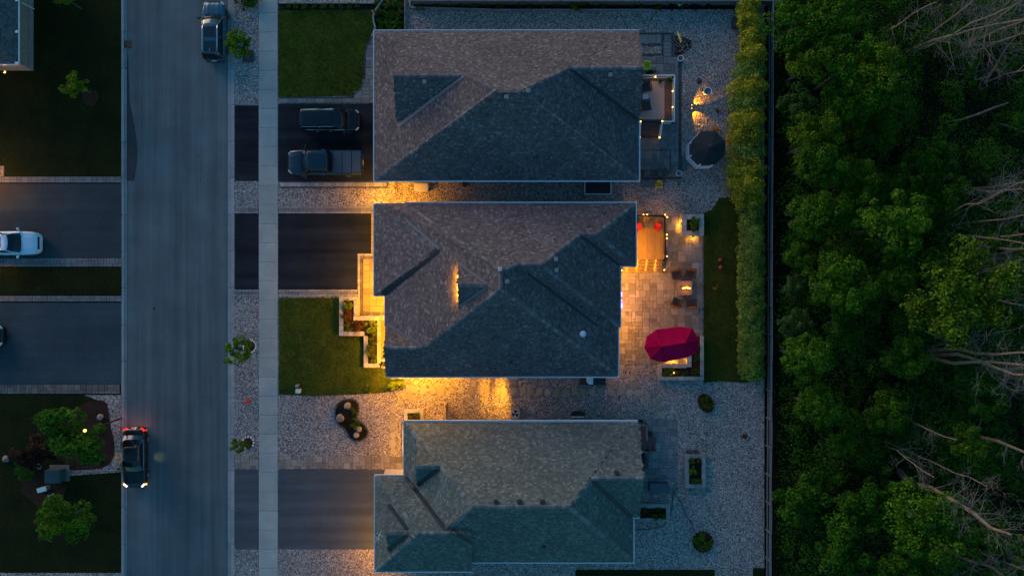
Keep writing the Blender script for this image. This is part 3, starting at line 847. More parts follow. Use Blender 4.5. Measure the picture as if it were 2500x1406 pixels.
opening(h1, 'patio_door', EX(1559) - .45, EY(245), 2.0, 1.7, 1.5, (1, 0))
wall_lamp(h1, 948, 437, 2.3, 26, (0, -1))

# ---- house 2 (lamplit, middle)
h2 = empty('house', (*at(1230, 708), 0.1), 0, 'lamplit house with a purplish brown many hipped roof between the other two', 'house')
R2 = Roof()
ax0, ax1, ayN, ayS = EX(941), EX(1508), EY(497), EY(918)
za = 6.5
pa = at(1222, 660, za); pb = at(1222, 705, za)
sN, sS, sW, sE = (za - 3) / (ayN - pa[1]), (za - 3) / (pb[1] - ayS), (za - 3) / (pa[0] - ax0), (za - 3) / (ax1 - pa[0])
R2.block(ax0, ax1, ayS, ayN, [N_(ayN, sN), S_(ayS, sS), W_(ax0, sW), E_(ax1, sE)], 2.8)
y2S = EY(797); x2E = EX(1513); r2 = at(1322, 645, 6.2)
z2 = 3 + sN * (ayN - r2[1])
R2.block(at(1230, 600, 6)[0], x2E, y2S, ayN - .004, [N_(ayN, sN), S_(y2S, (z2 - 3) / (r2[1] - y2S)), E_(x2E, (z2 - 3) / (x2E - r2[0]))], 2.803)
y1S = EY(648); x1E = EX(1551); r1 = at(1455, 572, 4.66); z1 = 3 + sN * (ayN - r1[1])
R2.block(at(1380, 600, 4.5)[0], x1E, y1S, ayN - .008, [N_(ayN, sN), S_(y1S, (z1 - 3) / (r1[1] - y1S)), E_(x1E, (z1 - 3) / (x1E - r1[0]))], 2.806)
# south-west gable: lower slope carried up to a ridge, then down to the north
rg = at(1035, 849, 4.2); zg = 3 + sS * (rg[1] - ayS); sg = 0.66
R2.block(EX(943), at(1060, 849, 4.2)[0], ayS + .004, rg[1] + (zg - 2.8) / sg, [S_(ayS, sS), (0, -sg, zg + sg * rg[1])], 2.809)
R2.blocks[-1]['r'] = (*R2.blocks[-1]['r'][:3], EY(792))
# garage hip
gx0, gyN, gyS = EX(915), EY(500), EY(720); ga = at(1072, 608, 4.7)
zga = 3 + sW * (ga[0] - ax0) + .06
R2.block(gx0, ga[0] + .3, gyS, gyN, [N_(gyN, (zga - 3) / (gyN - ga[1])), S_(gyS, (zga - 3) / (ga[1] - gyS)), W_(gx0, (zga - 3) / (ga[0] - gx0))], 2.812)
# dormer
da = at(1192, 697, 6.1); zd = 3 + sW * (da[0] - ax0); db = at(1117, 697, 6.1)
hw = at(1117, 640, 5.3)[1] - at(1117, 697, 5.3)[1]; sd_ = (zd - (3 + sW * (db[0] - ax0))) / hw
R2.block(db[0], da[0] + .2, da[1] - hw, da[1] + hw, [(0, -sd_, zd + sd_ * da[1]), (0, sd_, zd - sd_ * da[1])], zd - sd_ * hw - .12, False)
roof2 = build_roof(h2, R2, 'shingle_pink', 12)
caps(roof2, R2, 'cap_pink', [((1000, 508), (1221, 660)), ((1222, 660), (1222, 705)), ((1222, 705), (1036, 848)), ((1034, 849), (944, 849)), ((1225, 662), (1262, 645)), ((1262, 645), (1322, 645)),
     ((1323, 645), (1415, 573)), ((1415, 572), (1455, 572)), ((1456, 572), (1549, 500)), ((1456, 573), (1549, 646)), ((1324, 647), (1510, 795)), ((1224, 707), (1505, 915)), ((1119, 697), (1190, 697)), ((918, 503), (1066, 606)), ((918, 717), (1050, 622))])
valleys(h2, R2, 'galvanised', [((992, 538), (1072, 607)), ((1119, 641), (1190, 694)), ((1119, 750), (1190, 700)), ((945, 790), (1033, 846))], 0.085)
valleys(h2, R2, 'dark_flashing', [((934, 719), (1068, 612))], 0.22)
valleys(h2, R2, 'dark_flashing', [((1419, 576), (1511, 647)), ((1290, 668), (1460, 796))], 0.09)
gutters(h2, [((988, 499), (914, 499)), ((990, 530), (990, 496)), ((1552, 496), (990, 496)), ((1552, 649), (1552, 496)), ((1514, 649), (1552, 649)), ((1514, 798), (1514, 649)), ((1463, 798), (1514, 798)),
             ((1509, 919), (1509, 798)), ((946, 919), (1509, 919)), ((914, 499), (914, 721)), ((914, 721), (934, 721)), ((941, 722), (941, 795))])
walls(h2, [(941, 499, 1508, 918), (915, 500, 1080, 720), (1200, 497, 1513, 797), (1200, 497, 1551, 648)], 'stone_wall')
for v in ((1238, 687), (1357, 633), (1358, 660)): vent(h2, R2, *v)
vent(h2, R2, 1221, 657, 'bin_beige', .3)
p = R2.pt(1423, 815)
MB().lathe([(.26, 0), (.26, .12), (.2, .22), (.1, .28), (0.001, .3)], 14, p).build('skylight_dome', 'table_pale', h2, smooth=True, world=True)
pipe(h2, R2, 1244, 884)
xw = gx0 + .45
opening(h2, 'garage_door', xw, EY(578), 1.25, 4.8, 2.2, (-1, 0), 'garage_door')
opening(h2, 'front_door', EX(941) + .45, EY(755), 1.2, 1.1, 2.1, (-1, 0), 'wood_brown')
opening(h2, 'window', EX(943) + .45, EY(850), 1.5, 1.9, 1.5, (-1, 0))
for px in (1060, 1181, 1219, 1330): opening(h2, 'window', EX(px), ayS + .45, 1.6, 1.2, 1.1, (0, -1))
for px in (1080, 1250, 1420): opening(h2, 'window', EX(px), ayN - .45, 1.6, 1.2, 1.1, (0, 1))
opening(h2, 'patio_door', x2E - .45, EY(735), 1.2, 2.4, 2.1, (1, 0)); opening(h2, 'window', EX(1508) - .45, EY(860), 1.5, 1.6, 1.3, (1, 0))
opening(h2, 'deck_door', x1E - .45, EY(570), 2.0, 1.8, 1.5, (1, 0))
# chimney-like bay stub and outlet on the lower wall
MB().prism([at(1437, 915, 2.4), at(1448, 915, 2.4), at(1448, 938, 2.4), at(1437, 938, 2.4)], 0.1, 2.4).build('white_flue', 'white_metal', h2, world=True)
# dormer glow
d_ = bpy.data.lights.new('dormer_light', 'AREA'); d_.shape = 'RECTANGLE'; d_.size = 2.3; d_.size_y = .06; d_.energy = 24; d_.color = AMBER
l_ = bpy.data.objects.new('dormer_light', d_); C.objects.link(l_); l_.location = (db[0] - .10, da[1], zd - .5); l_.rotation_euler = Matrix(((0, .93, .37), (1, 0, 0), (0, .37, .93))).to_euler()
l_.rotation_euler = (0, R(22), R(90)); l_.rotation_euler = (Matrix.Rotation(R(20), 3, 'Y') @ Matrix.Rotation(R(90), 3, 'Z')).to_euler()
l_.parent = h2; l_.matrix_parent_inverse = h2.matrix_basis.inverted()
MB().box((db[0] - .03, da[1], zd - .62), (.05, 1.6, .05)).build('dormer_light_strip', 'lamp_amber', h2, world=True)

# ---- house 3 (grey green roof, bottom)
h3 = empty('house', (*at(1250, 1210), 0.1), 0, 'house with a grey green hipped roof and black valley strips at the bottom', 'house')
R3 = Roof()
mx0, mx1, myN, myS = EX(988), EX(1545), EY(1030), EY(1371)
zr = 6.35; pa = at(1155, 1237, zr); pb = at(1390, 1237, zr)
sN, sS, sW, sE = (zr - 3) / (myN - pa[1]), (zr - 3) / (pa[1] - myS), (zr - 3) / (pa[0] - mx0), (zr - 3) / (mx1 - pb[0])
R3.block(mx0, mx1, myS, myN, [N_(myN, sN), S_(myS, sS), W_(mx0, sW), E_(mx1, sE)], 2.8)
gable_from_N(R3, myN, sN, 1167, at(1430, 1167, 5.2)[0], EX(1560), 0.64, 2.803)
R3.blocks[-1]['r'] = (*R3.blocks[-1]['r'][:2], EY(1262), myN - .004)
gw0, gw1, gyN, gyS = EX(917), EX(1152), EY(1162), EY(1393)
pg = at(1020, 1301, 5.2); zg = 5.2
R3.block(gw0, gw1, gyS, gyN, [N_(gyN, (zg - 3) / (gyN - pg[1])), S_(gyS, (zg - 3) / (pg[1] - gyS)), W_(gw0, (zg - 3) / (pg[0] - gw0))], 2.806)
sgw = (zg - 3) / (pg[0] - gw0)
pd = at(997, 1301, 4.75); zd = 3 + sgw * (pd[0] - gw0); xf = at(944, 1301, 4.75)[0]; hw = at(947, 1228, 3.7)[1] - at(947, 1301, 3.7)[1]
hw = hw * .8; sdd = (zd - 3 - sgw * (xf - gw0)) / hw
R3.block(xf, pd[0] + .15, pd[1] - hw, pd[1] + hw, [(0, -sdd, zd + sdd * pd[1]), (0, sdd, zd - sdd * pd[1])], zd - sdd * hw - .1, False)
gable_from_N(R3, myN, sN, 1140, at(1014, 1140, 4.9)[0], at(1076, 1140, 4.9)[0], 0.62, 3.4)
R3.blocks[-1]['r'] = (*R3.blocks[-1]['r'][:2], at(1018, 1187, 4.0)[1], at(1018, 1066, 3.7)[1])
roof3 = build_roof(h3, R3, 'shingle_green', 13)
caps(roof3, R3, 'cap_green', [((990, 1033), (1154, 1236)), ((1155, 1237), (1390, 1237)), ((1392, 1236), (1442, 1170)), ((1443, 1167), (1570, 1167)), ((1392, 1239), (1543, 1368)), ((1154, 1238), (1104, 1283)),
      ((920, 1165), (1019, 1299)), ((1020, 1301), (1096, 1301)), ((920, 1390), (1019, 1303)), ((946, 1301), (996, 1301)), ((1016, 1140), (1071, 1140))])
valleys(h3, R3, 'dark_flashing', [((991, 1164), (1092, 1297)), ((948, 1230), (996, 1292)), ((948, 1342), (996, 1303)), ((1019, 1184), (1070, 1143)), ((1102, 1291), (1152, 1325)), ((1445, 1172), (1543, 1261))], 0.16)
gutters(h3, [((1556, 1028), (987, 1028)), ((987, 1028), (987, 1161)), ((987, 1161), (916, 1161)), ((916, 1161), (916, 1394)), ((916, 1394), (1153, 1394)), ((1153, 1372), (1546, 1372)), ((1546, 1372), (1546, 1262)), ((1546, 1262), (1560, 1262))])
walls(h3, [(988, 1030, 1545, 1371), (917, 1162, 1152, 1393), (1300, 1030, 1560, 1262)], 'siding')
for v in ((1210, 1222), (1267, 1222), (1323, 1222), (1504, 1152), (1400, 1231)): vent(h3, R3, *v, 'vent_dark')
pipe(h3, R3, 1328, 1333)
p = R3.pt(930, 1298)
MB().tube([p, p + Vector((0, 0, 1.2))], .02, 6).bar(p + Vector((-.25, -.45, 1.2)), p + Vector((.25, .45, 1.2)), .03).bar(p + Vector((-.3, .05, 1.22)), p + Vector((.1, -.2, 1.22)), .025).bar(p + Vector((-.1, .3, 1.22)), p + Vector((.3, .05, 1.22)), .025).build('roof_antenna', 'white_metal', h3, world=True)
opening(h3, 'garage_door', gw0 + .45, EY(1285), 1.25, 4.8, 2.2, (-1, 0), 'garage_door')
opening(h3, 'front_door', mx0 + .45, EY(1130), 1.2, 1.0, 2.1, (-1, 0), 'wood_brown')
for px in (1060, 1180, 1345): opening(h3, 'window', EX(px), myN - .45, 1.6, 1.2, 1.1, (0, 1))
opening(h3, 'patio_door', EX(1560) - .45, EY(1080), 1.8, 1.8, 1.8, (1, 0))
MB().prism([at(940, 1146, .3), at(987, 1146, .3), at(987, 1165, .3), at(934, 1165, .3)], .1, .3).build('porch_step', 'coping', h3, world=True)

# ---- lamps on the houses
# garage front and entry of the lamplit house
gw = gx0
for py, e in ((512, 70), (560, 30), (612, 45), (655, 130), (700, 180)):
    soffit_lamp(h2, gw + .22, EY(py), e, size=160, aim=(gw - .9, EY(py), 0))
soffit_lamp(h2, EX(941) + .2, EY(735), 190, aim=(EX(930), EY(735), 0)); soffit_lamp(h2, EX(941) + .2, EY(775), 120, aim=(EX(930), EY(775), 0))
for py, e in ((815, 80), (850, 75), (893, 110)): soffit_lamp(h2, EX(942) + .2, EY(py), e, aim=(EX(930), EY(py), 0))
for px, e in ((925, 110), (955, 190), (985, 50)): soffit_lamp(h2, EX(px), EY(500) - .2, e, aim=(EX(px), EY(488), 0))
for px, e in ((952, 90), (985, 40), (1030, 40), (1078, 22)): soffit_lamp(h2, EX(px), ayS + .22, e, aim=(EX(px) + .2, EY(935), 0))
for px, e in ((1181, 6), (1219, 11)): 
  for tz, fe in ((-1.9, .25), (-1.0, .5), (-.6, .9)):
    d_ = bpy.data.lights.new('window_glow', 'AREA'); d_.shape = 'RECTANGLE'; d_.size = .82; d_.size_y = .75; d_.spread = R(26); d_.energy = e * fe; d_.color = AMBER
    l_ = bpy.data.objects.new('window_glow', d_); C.objects.link(l_); l_.location = (EX(px), ayS + .38, 1.75); l_.rotation_euler = Vector((.06, -1, tz)).to_track_quat('-Z', 'Z').to_euler()
    l_.parent = h2; l_.matrix_parent_inverse = h2.matrix_basis.inverted()
for py, e in ((672, 100), (705, 85), (740, 85), (775, 100), (815, 95), (850, 26)):
    soffit_lamp(h2, (x2E if py < 790 else EX(1508)) - .2, EY(py), e, aim=(EX(1530), EY(py), 0))
soffit_lamp(h2, x1E - .2, EY(585), 85, aim=(EX(1590), EY(595), 0)); soffit_lamp(h2, x1E - .2, EY(628), 120, aim=(EX(1580), EY(630), 0))
v = MB()
for k, py in enumerate((715, 718, 722, 734, 741, 744, 747, 750)): v.box((x2E + .2, EY(py, 2.2), 2.4), (.11, .09, .09))
v.build('violet_light_string', 'lamp_violet', h2, world=True)
lamp(h2, 'violet_light', (x2E + .4, EY(735), 2.1), 14, (.45, .12, 1.0), .3, world=True)
wall_lamp(h2, 1020, 906, 2.3, 190, (0, -1)); wall_lamp(h2, 950, 906, 2.2, 70, (-.5, -1)); wall_lamp(h2, 1085, 906, 2.3, 90, (0, -1))
# house 3 porch and garage
for px, py, e in ((915, 1190, 16), (915, 1260, 22), (915, 1345, 70), (915, 1388, 70)): soffit_lamp(h3, gw0 + .2, EY(py), e * 1.3, aim=(gw0 - 1, EY(py), 0))
soffit_lamp(h3, mx0 + .2, EY(1120), 110, aim=(mx0 - .8, EY(1120), 0)); soffit_lamp(h3, mx0 + .2, EY(1070), 60, aim=(mx0 - .8, EY(1070), 0))
soffit_lamp(h3, EX(1040), myN - .2, 16, aim=(EX(1050), EY(1000), 0))

# ---- corner of the house across the street
h4 = empty('house', (*at(-60, 60), 0.1), 0, 'brick corner of a house with white gutters across the street', 'house')
R4 = Roof(); Xe, Yw = EX(43, 3.3), EY(155, 3.3)
R4.block(Xe - 9, Xe, Yw, Yw + 12, [E_(Xe, .35, 3.3), S_(Yw, .35, 3.3)], 3.1)
build_roof(h4, R4, 'shingle_dark', 14)
gutters(h4, [((43.5, 156), (43.5, -40)), ((-100, 156), (43.5, 156))], 3.3, 2.4)
mb = MB()
for py in (1, 78, 155): mb.box((*at(41, py, 3.32), 3.32), (.22, .2, .1))
mb.build('gutter_outlet', 'white_metal', h4, world=True)
MB().prism([at(-300, 172, 0), at(82, 172, 0), at(82, -150, 0), at(-300, -150, 0)], 0.05, 3.09).build('wall', 'brick_wall', h4, world=True)
MB().prism([at(-300, 174, 0), at(84, 174, 0), at(84, -150, 0), at(-300, -150, 0)], 0.05, 0.75).build('stone_plinth', 'stone_wall', h4, world=True)
MB().tube([at3(83, 23, 0.1), at3(55, 8, 3)], .05, 6).build('downpipe', 'white_metal', h4, world=True)
wall_lamp(h4, 10, 176, 1.9, 5, (0, -1))
gl = empty('garage_lamp', (*at(-34, 440), .1), 0, 'amber post lamp beyond the left edge by the worn driveway', 'lamp')
MB().tube([(0, 0, 0), (0, 0, 2.4)], .05, 8).build('post', 'dark_metal', gl)
MB().lathe([(.06, 2.4), (.12, 2.5), (.12, 2.7), (.03, 2.8)], 8).build('lantern', 'lamp_amber', gl)
lamp(gl, 'lamp_light', (.3, 0, 2.35), 110, (1, .4, .08), .1)
gl2 = copy_tree(gl); gl2.location = (*at(-40, 600), .1); gl2['label'] = 'amber post lamp beyond the left edge below the white SUV'

# ------------------------------------------------------------------ vehicles
def loft(rings, closed=True, capa=True, capb=True):
    mb = MB(); n = len(rings[0])
    for r in rings: mb.v += [tuple(p) for p in r]
    for i in range(len(rings) - 1):
        for k in range(n if closed else n - 1):
            k2 = (k + 1) % n
            mb.f.append((i * n + k, i * n + k2, (i + 1) * n + k2, (i + 1) * n + k))
    if capa: mb.f.append(tuple(reversed(range(n))))
    if capb: mb.f.append(tuple((len(rings) - 1) * n + k for k in range(n)))
    return mb
STN = {
 'suv': [(-.5, .70, .60), (-.493, .82, .86), (-.475, .90, .97), (-.43, .96, 1.02), (-.3, .995, 1.05), (0, 1, 1.05), (.15, 1, 1.05), (.22, 1, 1.05), (.30, .985, 1.03), (.38, .96, .99), (.44, .90, .93), (.475, .81, .84), (.493, .70, .70), (.5, .60, .52)],
 'sedan': [(-.5, .66, .60), (-.49, .80, .86), (-.465, .89, .93), (-.42, .95, .96), (-.3, .99, .97), (0, 1, .95), (.15, 1, .95), (.22, 1, .94), (.30, .985, .90), (.38, .95, .84), (.44, .88, .77), (.475, .78, .68), (.493, .66, .58), (.5, .56, .46)],
 'van': [(-.5, .76, .66), (-.493, .86, .92), (-.475, .92, 1.0), (-.43, .97, 1.04), (-.3, 1, 1.06), (0, 1, 1.06), (.15, 1, 1.05), (.25, .99, 1.04), (.32, .97, .99), (.39, .93, .92), (.44, .86, .84), (.475, .75, .74), (.493, .62, .62), (.5, .52, .5)],
 'truck': [(-.5, .93, .62), (-.494, .96, .95), (-.48, .985, 1.08), (-.3, 1, 1.10), (0, 1, 1.12), (.2, 1, 1.12), (.27, 1, 1.13), (.36, .985, 1.12), (.43, .95, 1.06), (.47, .90, .98), (.49, .82, .84), (.5, .76, .66)],
}
GH = {  # greenhouse: rear base, front base, rear roof, front roof (fractions of length), belt half width, roof half width
 'suv': (-.475, .235, -.42, .06, .86, .66), 'sedan': (-.40, .215, -.20, .03, .85, .62), 'van': (-.485, .30, -.455, .10, .88, .70), 'truck': (-.085, .285, -.06, .20, .88, .72)}
def car(name, label, kind, L, Wd, H, px, py, rz, paint, lit=False, cat='car', roofmat=None, extras=()):
    root = empty(name, (*at(px, py, .1), 0.01), rz, label, cat)
    if not (303 < px < 560): root.location.z = 0.13
    hw = Wd / 2; zb = .2
    rings = []
    for xf, wf, zt in STN[kind]:
        w = hw * wf; zt = zt * (H / {'suv': 1.68, 'sedan': 1.45, 'van': 1.66, 'truck': 1.92}[kind])
        half = [(.90, 0), (.985, .14), (1, .35), (1, .62), (.975, .86), (.91, .965), (.62, 1.0), (.3, 1.022), (0, 1.03)]
        ring = [(xf * L, -w * a, zb + (zt - zb) * f) for a, f in half] + [(xf * L, w * a, zb + (zt - zb) * f) for a, f in reversed(half[:-1])]
        rings.append(ring)
    body = loft(rings); body.build('body', paint, root, smooth=True)
    k = H / {'suv': 1.68, 'sedan': 1.45, 'van': 1.66, 'truck': 1.92}[kind]
    zbelt = {'suv': 1.03, 'sedan': .93, 'van': 1.04, 'truck': 1.10}[kind] * k
    rb, fb, rr, fr, bw, rw = GH[kind]
    def ring(xr, xf, w, z, bulge, n=9):
        out = []
        for i in range(n):
            t = -1 + 2 * i / (n - 1); out.append((xf * L + bulge * (1 - t * t) - (.05 if abs(t) == 1 else 0), t * w, z))
        for i in range(n):
            t = 1 - 2 * i / (n - 1); out.append((xr * L - bulge * .5 * (1 - t * t) + (.05 if abs(t) == 1 else 0), t * w, z))
        return out
    mid = .55
    r0 = ring(rb, fb, hw * bw, zbelt - .06, .16); r1 = ring(rb + (rr - rb) * mid * .8, fb + (fr - fb) * mid, hw * (bw + (rw - bw) * mid * .8), zbelt + (H - .04 - zbelt) * .6, .13); r2 = ring(rr, fr, hw * rw, H - .05, .1)
    loft([r0, r1, r2]).build('windows', 'glass_dark', root, smooth=False)
    # roof panel slightly crowned
    def grow(r, d, dz, s=1.0): 
        cx = (rr + fr) / 2 * L
        return [(cx + (x - cx) * s * (1 + d), y * s * (1 + d), z + dz) for x, y, z in r]
    loft([grow(r2, .012, -.03), grow(r2, .012, .015), grow(r2, -.05, .045), grow(r2, -.3, .06), grow(r2, -.8, .065)]).build('roof', roofmat or paint, root, smooth=True)
    # pillars
    for sgn in (-1, 1):
        for (xb, xr) in ((fb - .012, fr - .008), ((fb + rb) / 2 + .02, (fr + rr) / 2), (rb + .012, rr + .01)):
            a = Vector((xb * L, sgn * hw * bw * 1.0, zbelt - .02)); m_ = Vector(((xb + (xr - xb) * .55) * L, sgn * hw * (bw + (rw - bw) * .45) * 1.012, zbelt + (H - zbelt) * .58)); c = Vector((xr * L, sgn * hw * rw * 1.01, H - .03))
            MB().bar(a, m_, .06, .05).bar(m_, c, .06, .05).build('pillar', paint, root)
        # mirror
        mx = (fb - .03) * L
        mz = zbelt + .10
        sz = 1.35 if kind == 'truck' else 1.0
        MB().bar((mx, sgn * hw * .93, mz - .05), (mx - .04, sgn * (hw + .16 * sz), mz), .05, .04).box((mx - .06, sgn * (hw + .17 * sz), mz + .02), (.12, .22 * sz, .17 * sz), sgn * .25, None, .85).build('mirror', 'black_plastic' if paint != 'paint_white' else paint, root)
        # door handles
        for hx in (.02, -.20):
            if kind == 'truck' and hx < 0: continue
            MB().box((hx * L, sgn * (hw + .005), zbelt - .17), (.18, .03, .035)).build('door_handle', 'chrome', root)
        # wheels
        for wx in (.305, -.295):
            wr = .36 if kind == 'truck' else .33
            t = MB().lathe([(wr * .62, -.11), (wr, -.10), (wr, .10), (wr * .62, .11)], 18)
            w = link('wheel', t.mesh('wheel', 'rubber'), None, root, (wx * L, sgn * (hw - .075), wr)); w.rotation_euler = (math.pi / 2, 0, 0)
            rim = MB().lathe([(wr * .62, -.115), (wr * .62, .118), (wr * .1, .085)], 14); link('rim', rim.mesh('rim', 'rim_alloy'), None, w)
            MB().box((wx * L, sgn * (hw - .005), wr + .33), (wr * 2.1, .03, .06)).build('wheel_arch', 'black_plastic', root)
        # lights
        zf = {'suv': .74, 'sedan': .64, 'van': .70, 'truck': .86}[kind] * k
        hl = MB().bar((.440 * L, sgn * hw * .87, zf + .09), (.484 * L, sgn * hw * .64, zf + .04), .12, .13)
        hl.build('headlight', 'headlight_on' if lit else 'lamp_lens', root)
        zr_ = zf + .12
        MB().bar((-.455 * L, sgn * hw * .90, zr_ + .06), (-.492 * L, sgn * hw * .60, zr_ + .02), .14, .14).build('tail_light', 'taillight_on' if lit else 'tail_lens', root)
    # bonnet panel, grille, bumpers, plates
    def topz(xf):
        s = STN[kind]
        for (a, _, za), (b, _, zb_) in zip(s, s[1:]):
            if a <= xf <= b: return (za + (zb_ - za) * (xf - a) / (b - a)) * k
        return s[-1][2]
    rows = []; xs = [fb + .015 + (.452 - fb) * i / 6 for i in range(7)]
    for i, xf in enumerate(xs):
        w = hw * (.84 - .10 * (i / 6) ** 2); zt = topz(xf)
        rows.append([(xf * L + .09 * (1 - t * t) * (1 - i / 6), t * w, zb + (zt - zb) * (1.0 + .036 - .04 * t * t) + .012 + (.015 if abs(abs(t) - .55) < .12 else 0)) for t in [-1, -.8, -.55, -.3, 0, .3, .55, .8, 1]])
    mb = MB()
    for r in rows: mb.v += r
    for i in range(6):
        for j in range(8): mb.f.append((i * 9 + j, i * 9 + j + 1, (i + 1) * 9 + j + 1, (i + 1) * 9 + j))
    mb.build('bonnet', paint, root, smooth=False)
    MB().box((.488 * L, 0, zf - .03), (.09, hw * 1.05, .17)).build('grille', 'black_plastic', root)
    MB().box((.493 * L, 0, .42), (.10, hw * 1.25, .16)).build('front_bumper', paint if kind != 'truck' else 'chrome', root)
    MB().box((-.497 * L, 0, .48), (.10, hw * 1.5, .18)).build('rear_bumper', 'black_plastic' if kind != 'truck' else 'chrome', root)
    MB().box((-.503 * L, 0, .72), (.03, .4, .13)).build('licence_plate', 'white_paint', root)
    # wipers at the foot of the windscreen
    MB().box((fb * L + .12, 0, zbelt + .005), (.12, hw * 1.35, .03)).build('wiper_cowl', 'black_plastic', root)
    if 'sunroof2' in extras:
        for a, b_ in ((.52, .92), (.05, .42)):
            x0_, x1_ = (rr + (fr - rr) * a) * L, (rr + (fr - rr) * b_) * L
            MB().box(((x0_ + x1_) / 2, 0, H + .015), (x1_ - x0_, hw * rw * 1.55, .02), 0, None, .96).build('sunroof', 'sunroof', root)
    if 'sunroof1' in extras:
        x0_, x1_ = (rr + (fr - rr) * .3) * L, (rr + (fr - rr) * .82) * L
        MB().box(((x0_ + x1_) / 2, 0, H + .015), (x1_ - x0_, hw * rw * 1.35, .02), 0, None, .96).build('sunroof', 'sunroof', root)
    if 'rails' in extras:
        for sgn in (-1, 1):
            MB().tube([(rr * L + .15, sgn * hw * rw * .95, H - .02), (rr * L + .35, sgn * hw * rw * .96, H + .045), (fr * L - .35, sgn * hw * rw * .96, H + .045), (fr * L - .1, sgn * hw * rw * .95, H - .02)], .022, 6).build('roof_rail', 'chrome', root)
    if 'fin' in extras: MB().bar((rr * L + .3, 0, H + .01), (rr * L + .08, 0, H + .10), .05, .08).build('antenna_fin', paint, root)
    if 'chrome' in extras:
        for sgn in (-1, 1):
            a, c = (rb * .78) * L, (fb - .02) * L
            pts = [(a, sgn * hw * .87, zbelt + .02), ((a + c) / 2, sgn * hw * .885, zbelt + .0), (c, sgn * hw * .875, zbelt + .0)]
            MB().tube(pts, .016, 5).build('window_trim', 'chrome', root)
            pts = [(a, sgn * hw * .86, zbelt + .03), (rr * L, sgn * hw * rw * 1.05, H - .10), (fr * L, sgn * hw * rw * 1.05, H - .06), (c, sgn * hw * .875, zbelt + .02)]
            MB().tube(pts, .014, 5).build('window_trim', 'chrome', root)
    return root, zf

c1, _ = car('parked_car', 'steel blue SUV with two dark roof panels parked at the kerb', 'suv', 4.75, 1.86, 1.66, 530, 83, R(90), 'paint_blue', extras=('sunroof2', 'rails', 'fin'))
MB().bar((1.25, -.2, .98), (1.5, .35, .96), .12, .03).build('dashboard_paper', 'bin_beige', c1)
c2, _ = car('minivan', 'black minivan parked nose in beside the pickup truck', 'van', 4.75, 1.86, 1.66, 811, 299, R(0), 'paint_navy', cat='van', extras=('chrome',))
c3, _ = car('pickup_truck', 'slate blue pickup truck with a grey bed cover facing the street', 'truck', 6.0, 2.02, 1.92, 800, 401, R(180), 'paint_slate', cat='truck', extras=())
tn = MB()
L = 6.0
for i, (a, b_) in enumerate(((-.485, -.365), (-.36, -.24), (-.235, -.115))):
    MB().box(((a + b_) / 2 * L, 0, 1.165), ((b_ - a) * L - .015, 1.74, .05), 0, None, .985).build('bed_cover_panel', 'tonneau', c3)
MB().box((-.30 * L, 0, 1.11), (.40 * L, 1.84, .07)).build('bed_rail', 'black_plastic', c3)
for y_ in (-.42, -.14, .14, .42): MB().box((.07 * L, y_, 1.965), (.2 * L, .03, .02)).build('roof_rib', 'paint_slate', c3)
for y_ in (-.12, .12): MB().box((-.065 * L, y_, 1.80), (.05, .12, .06)).build('brake_light', 'lamp_lens', c3)
lamp(c3, 'dashboard_light', (.215 * L, -.1, 1.42), 1.2, AMBER, .05)
MB().box((.235 * L, -.15, 1.5), (.18, .32, .05)).build('visor', 'yellow_paint', c3)
c4, _ = car('parked_car', 'white SUV with a sunroof nosing out of the left edge', 'suv', 4.7, 1.90, 1.68, 38, 595, R(0), 'paint_white', extras=('sunroof1', 'rails'))
c5, _ = car('parked_car', 'black car showing only its nose at the left edge', 'sedan', 4.6, 1.82, 1.46, -48, 818, R(0), 'paint_black')
c6, zf6 = car('sedan', 'black sedan with its head and tail lights on by the far kerb', 'sedan', 4.8, 1.86, 1.45, 337, 1113, R(-90), 'paint_black', lit=True, extras=('chrome',))
for sg in (-1, 1):
    lamp(c6, 'headlight_beam', (2.5, sg * .65, .62), 3, (1, .92, .8), .05, 40, (14, sg * .8, .1), .6)
    lamp(c6, 'tail_glow', (-2.55, sg * .6, .85), 2.2, (1, .05, .04), .08)
MB().box((2.14, -.90, .6), (.14, .1, .1)).build('indicator', 'indicator_on', c6); MB().box((2.14, .90, .6), (.14, .1, .1)).build('indicator', 'indicator_on', c6)
MB().box((-2.2, .92, .62), (.1, .06, .08)).build('indicator', 'taillight_on', c6)
lamp(c6, 'added_side_spot', (.15, 1.05, .95), 5, (1, .78, .15), .05, 52, (.1, 1.65, 0), .9)  # added spot that lays a yellow patch on the road; its source is assumed
lamp(c6, 'added_side_spot', (.15, -1.05, .95), 3, (1, .78, .15), .05, 60, (.1, -1.6, 0), .9)  # matching spot added on the kerb side
lamp(c6, 'plate_light', (-2.58, 0, .85), 1.2, (1, .75, .4), .05)

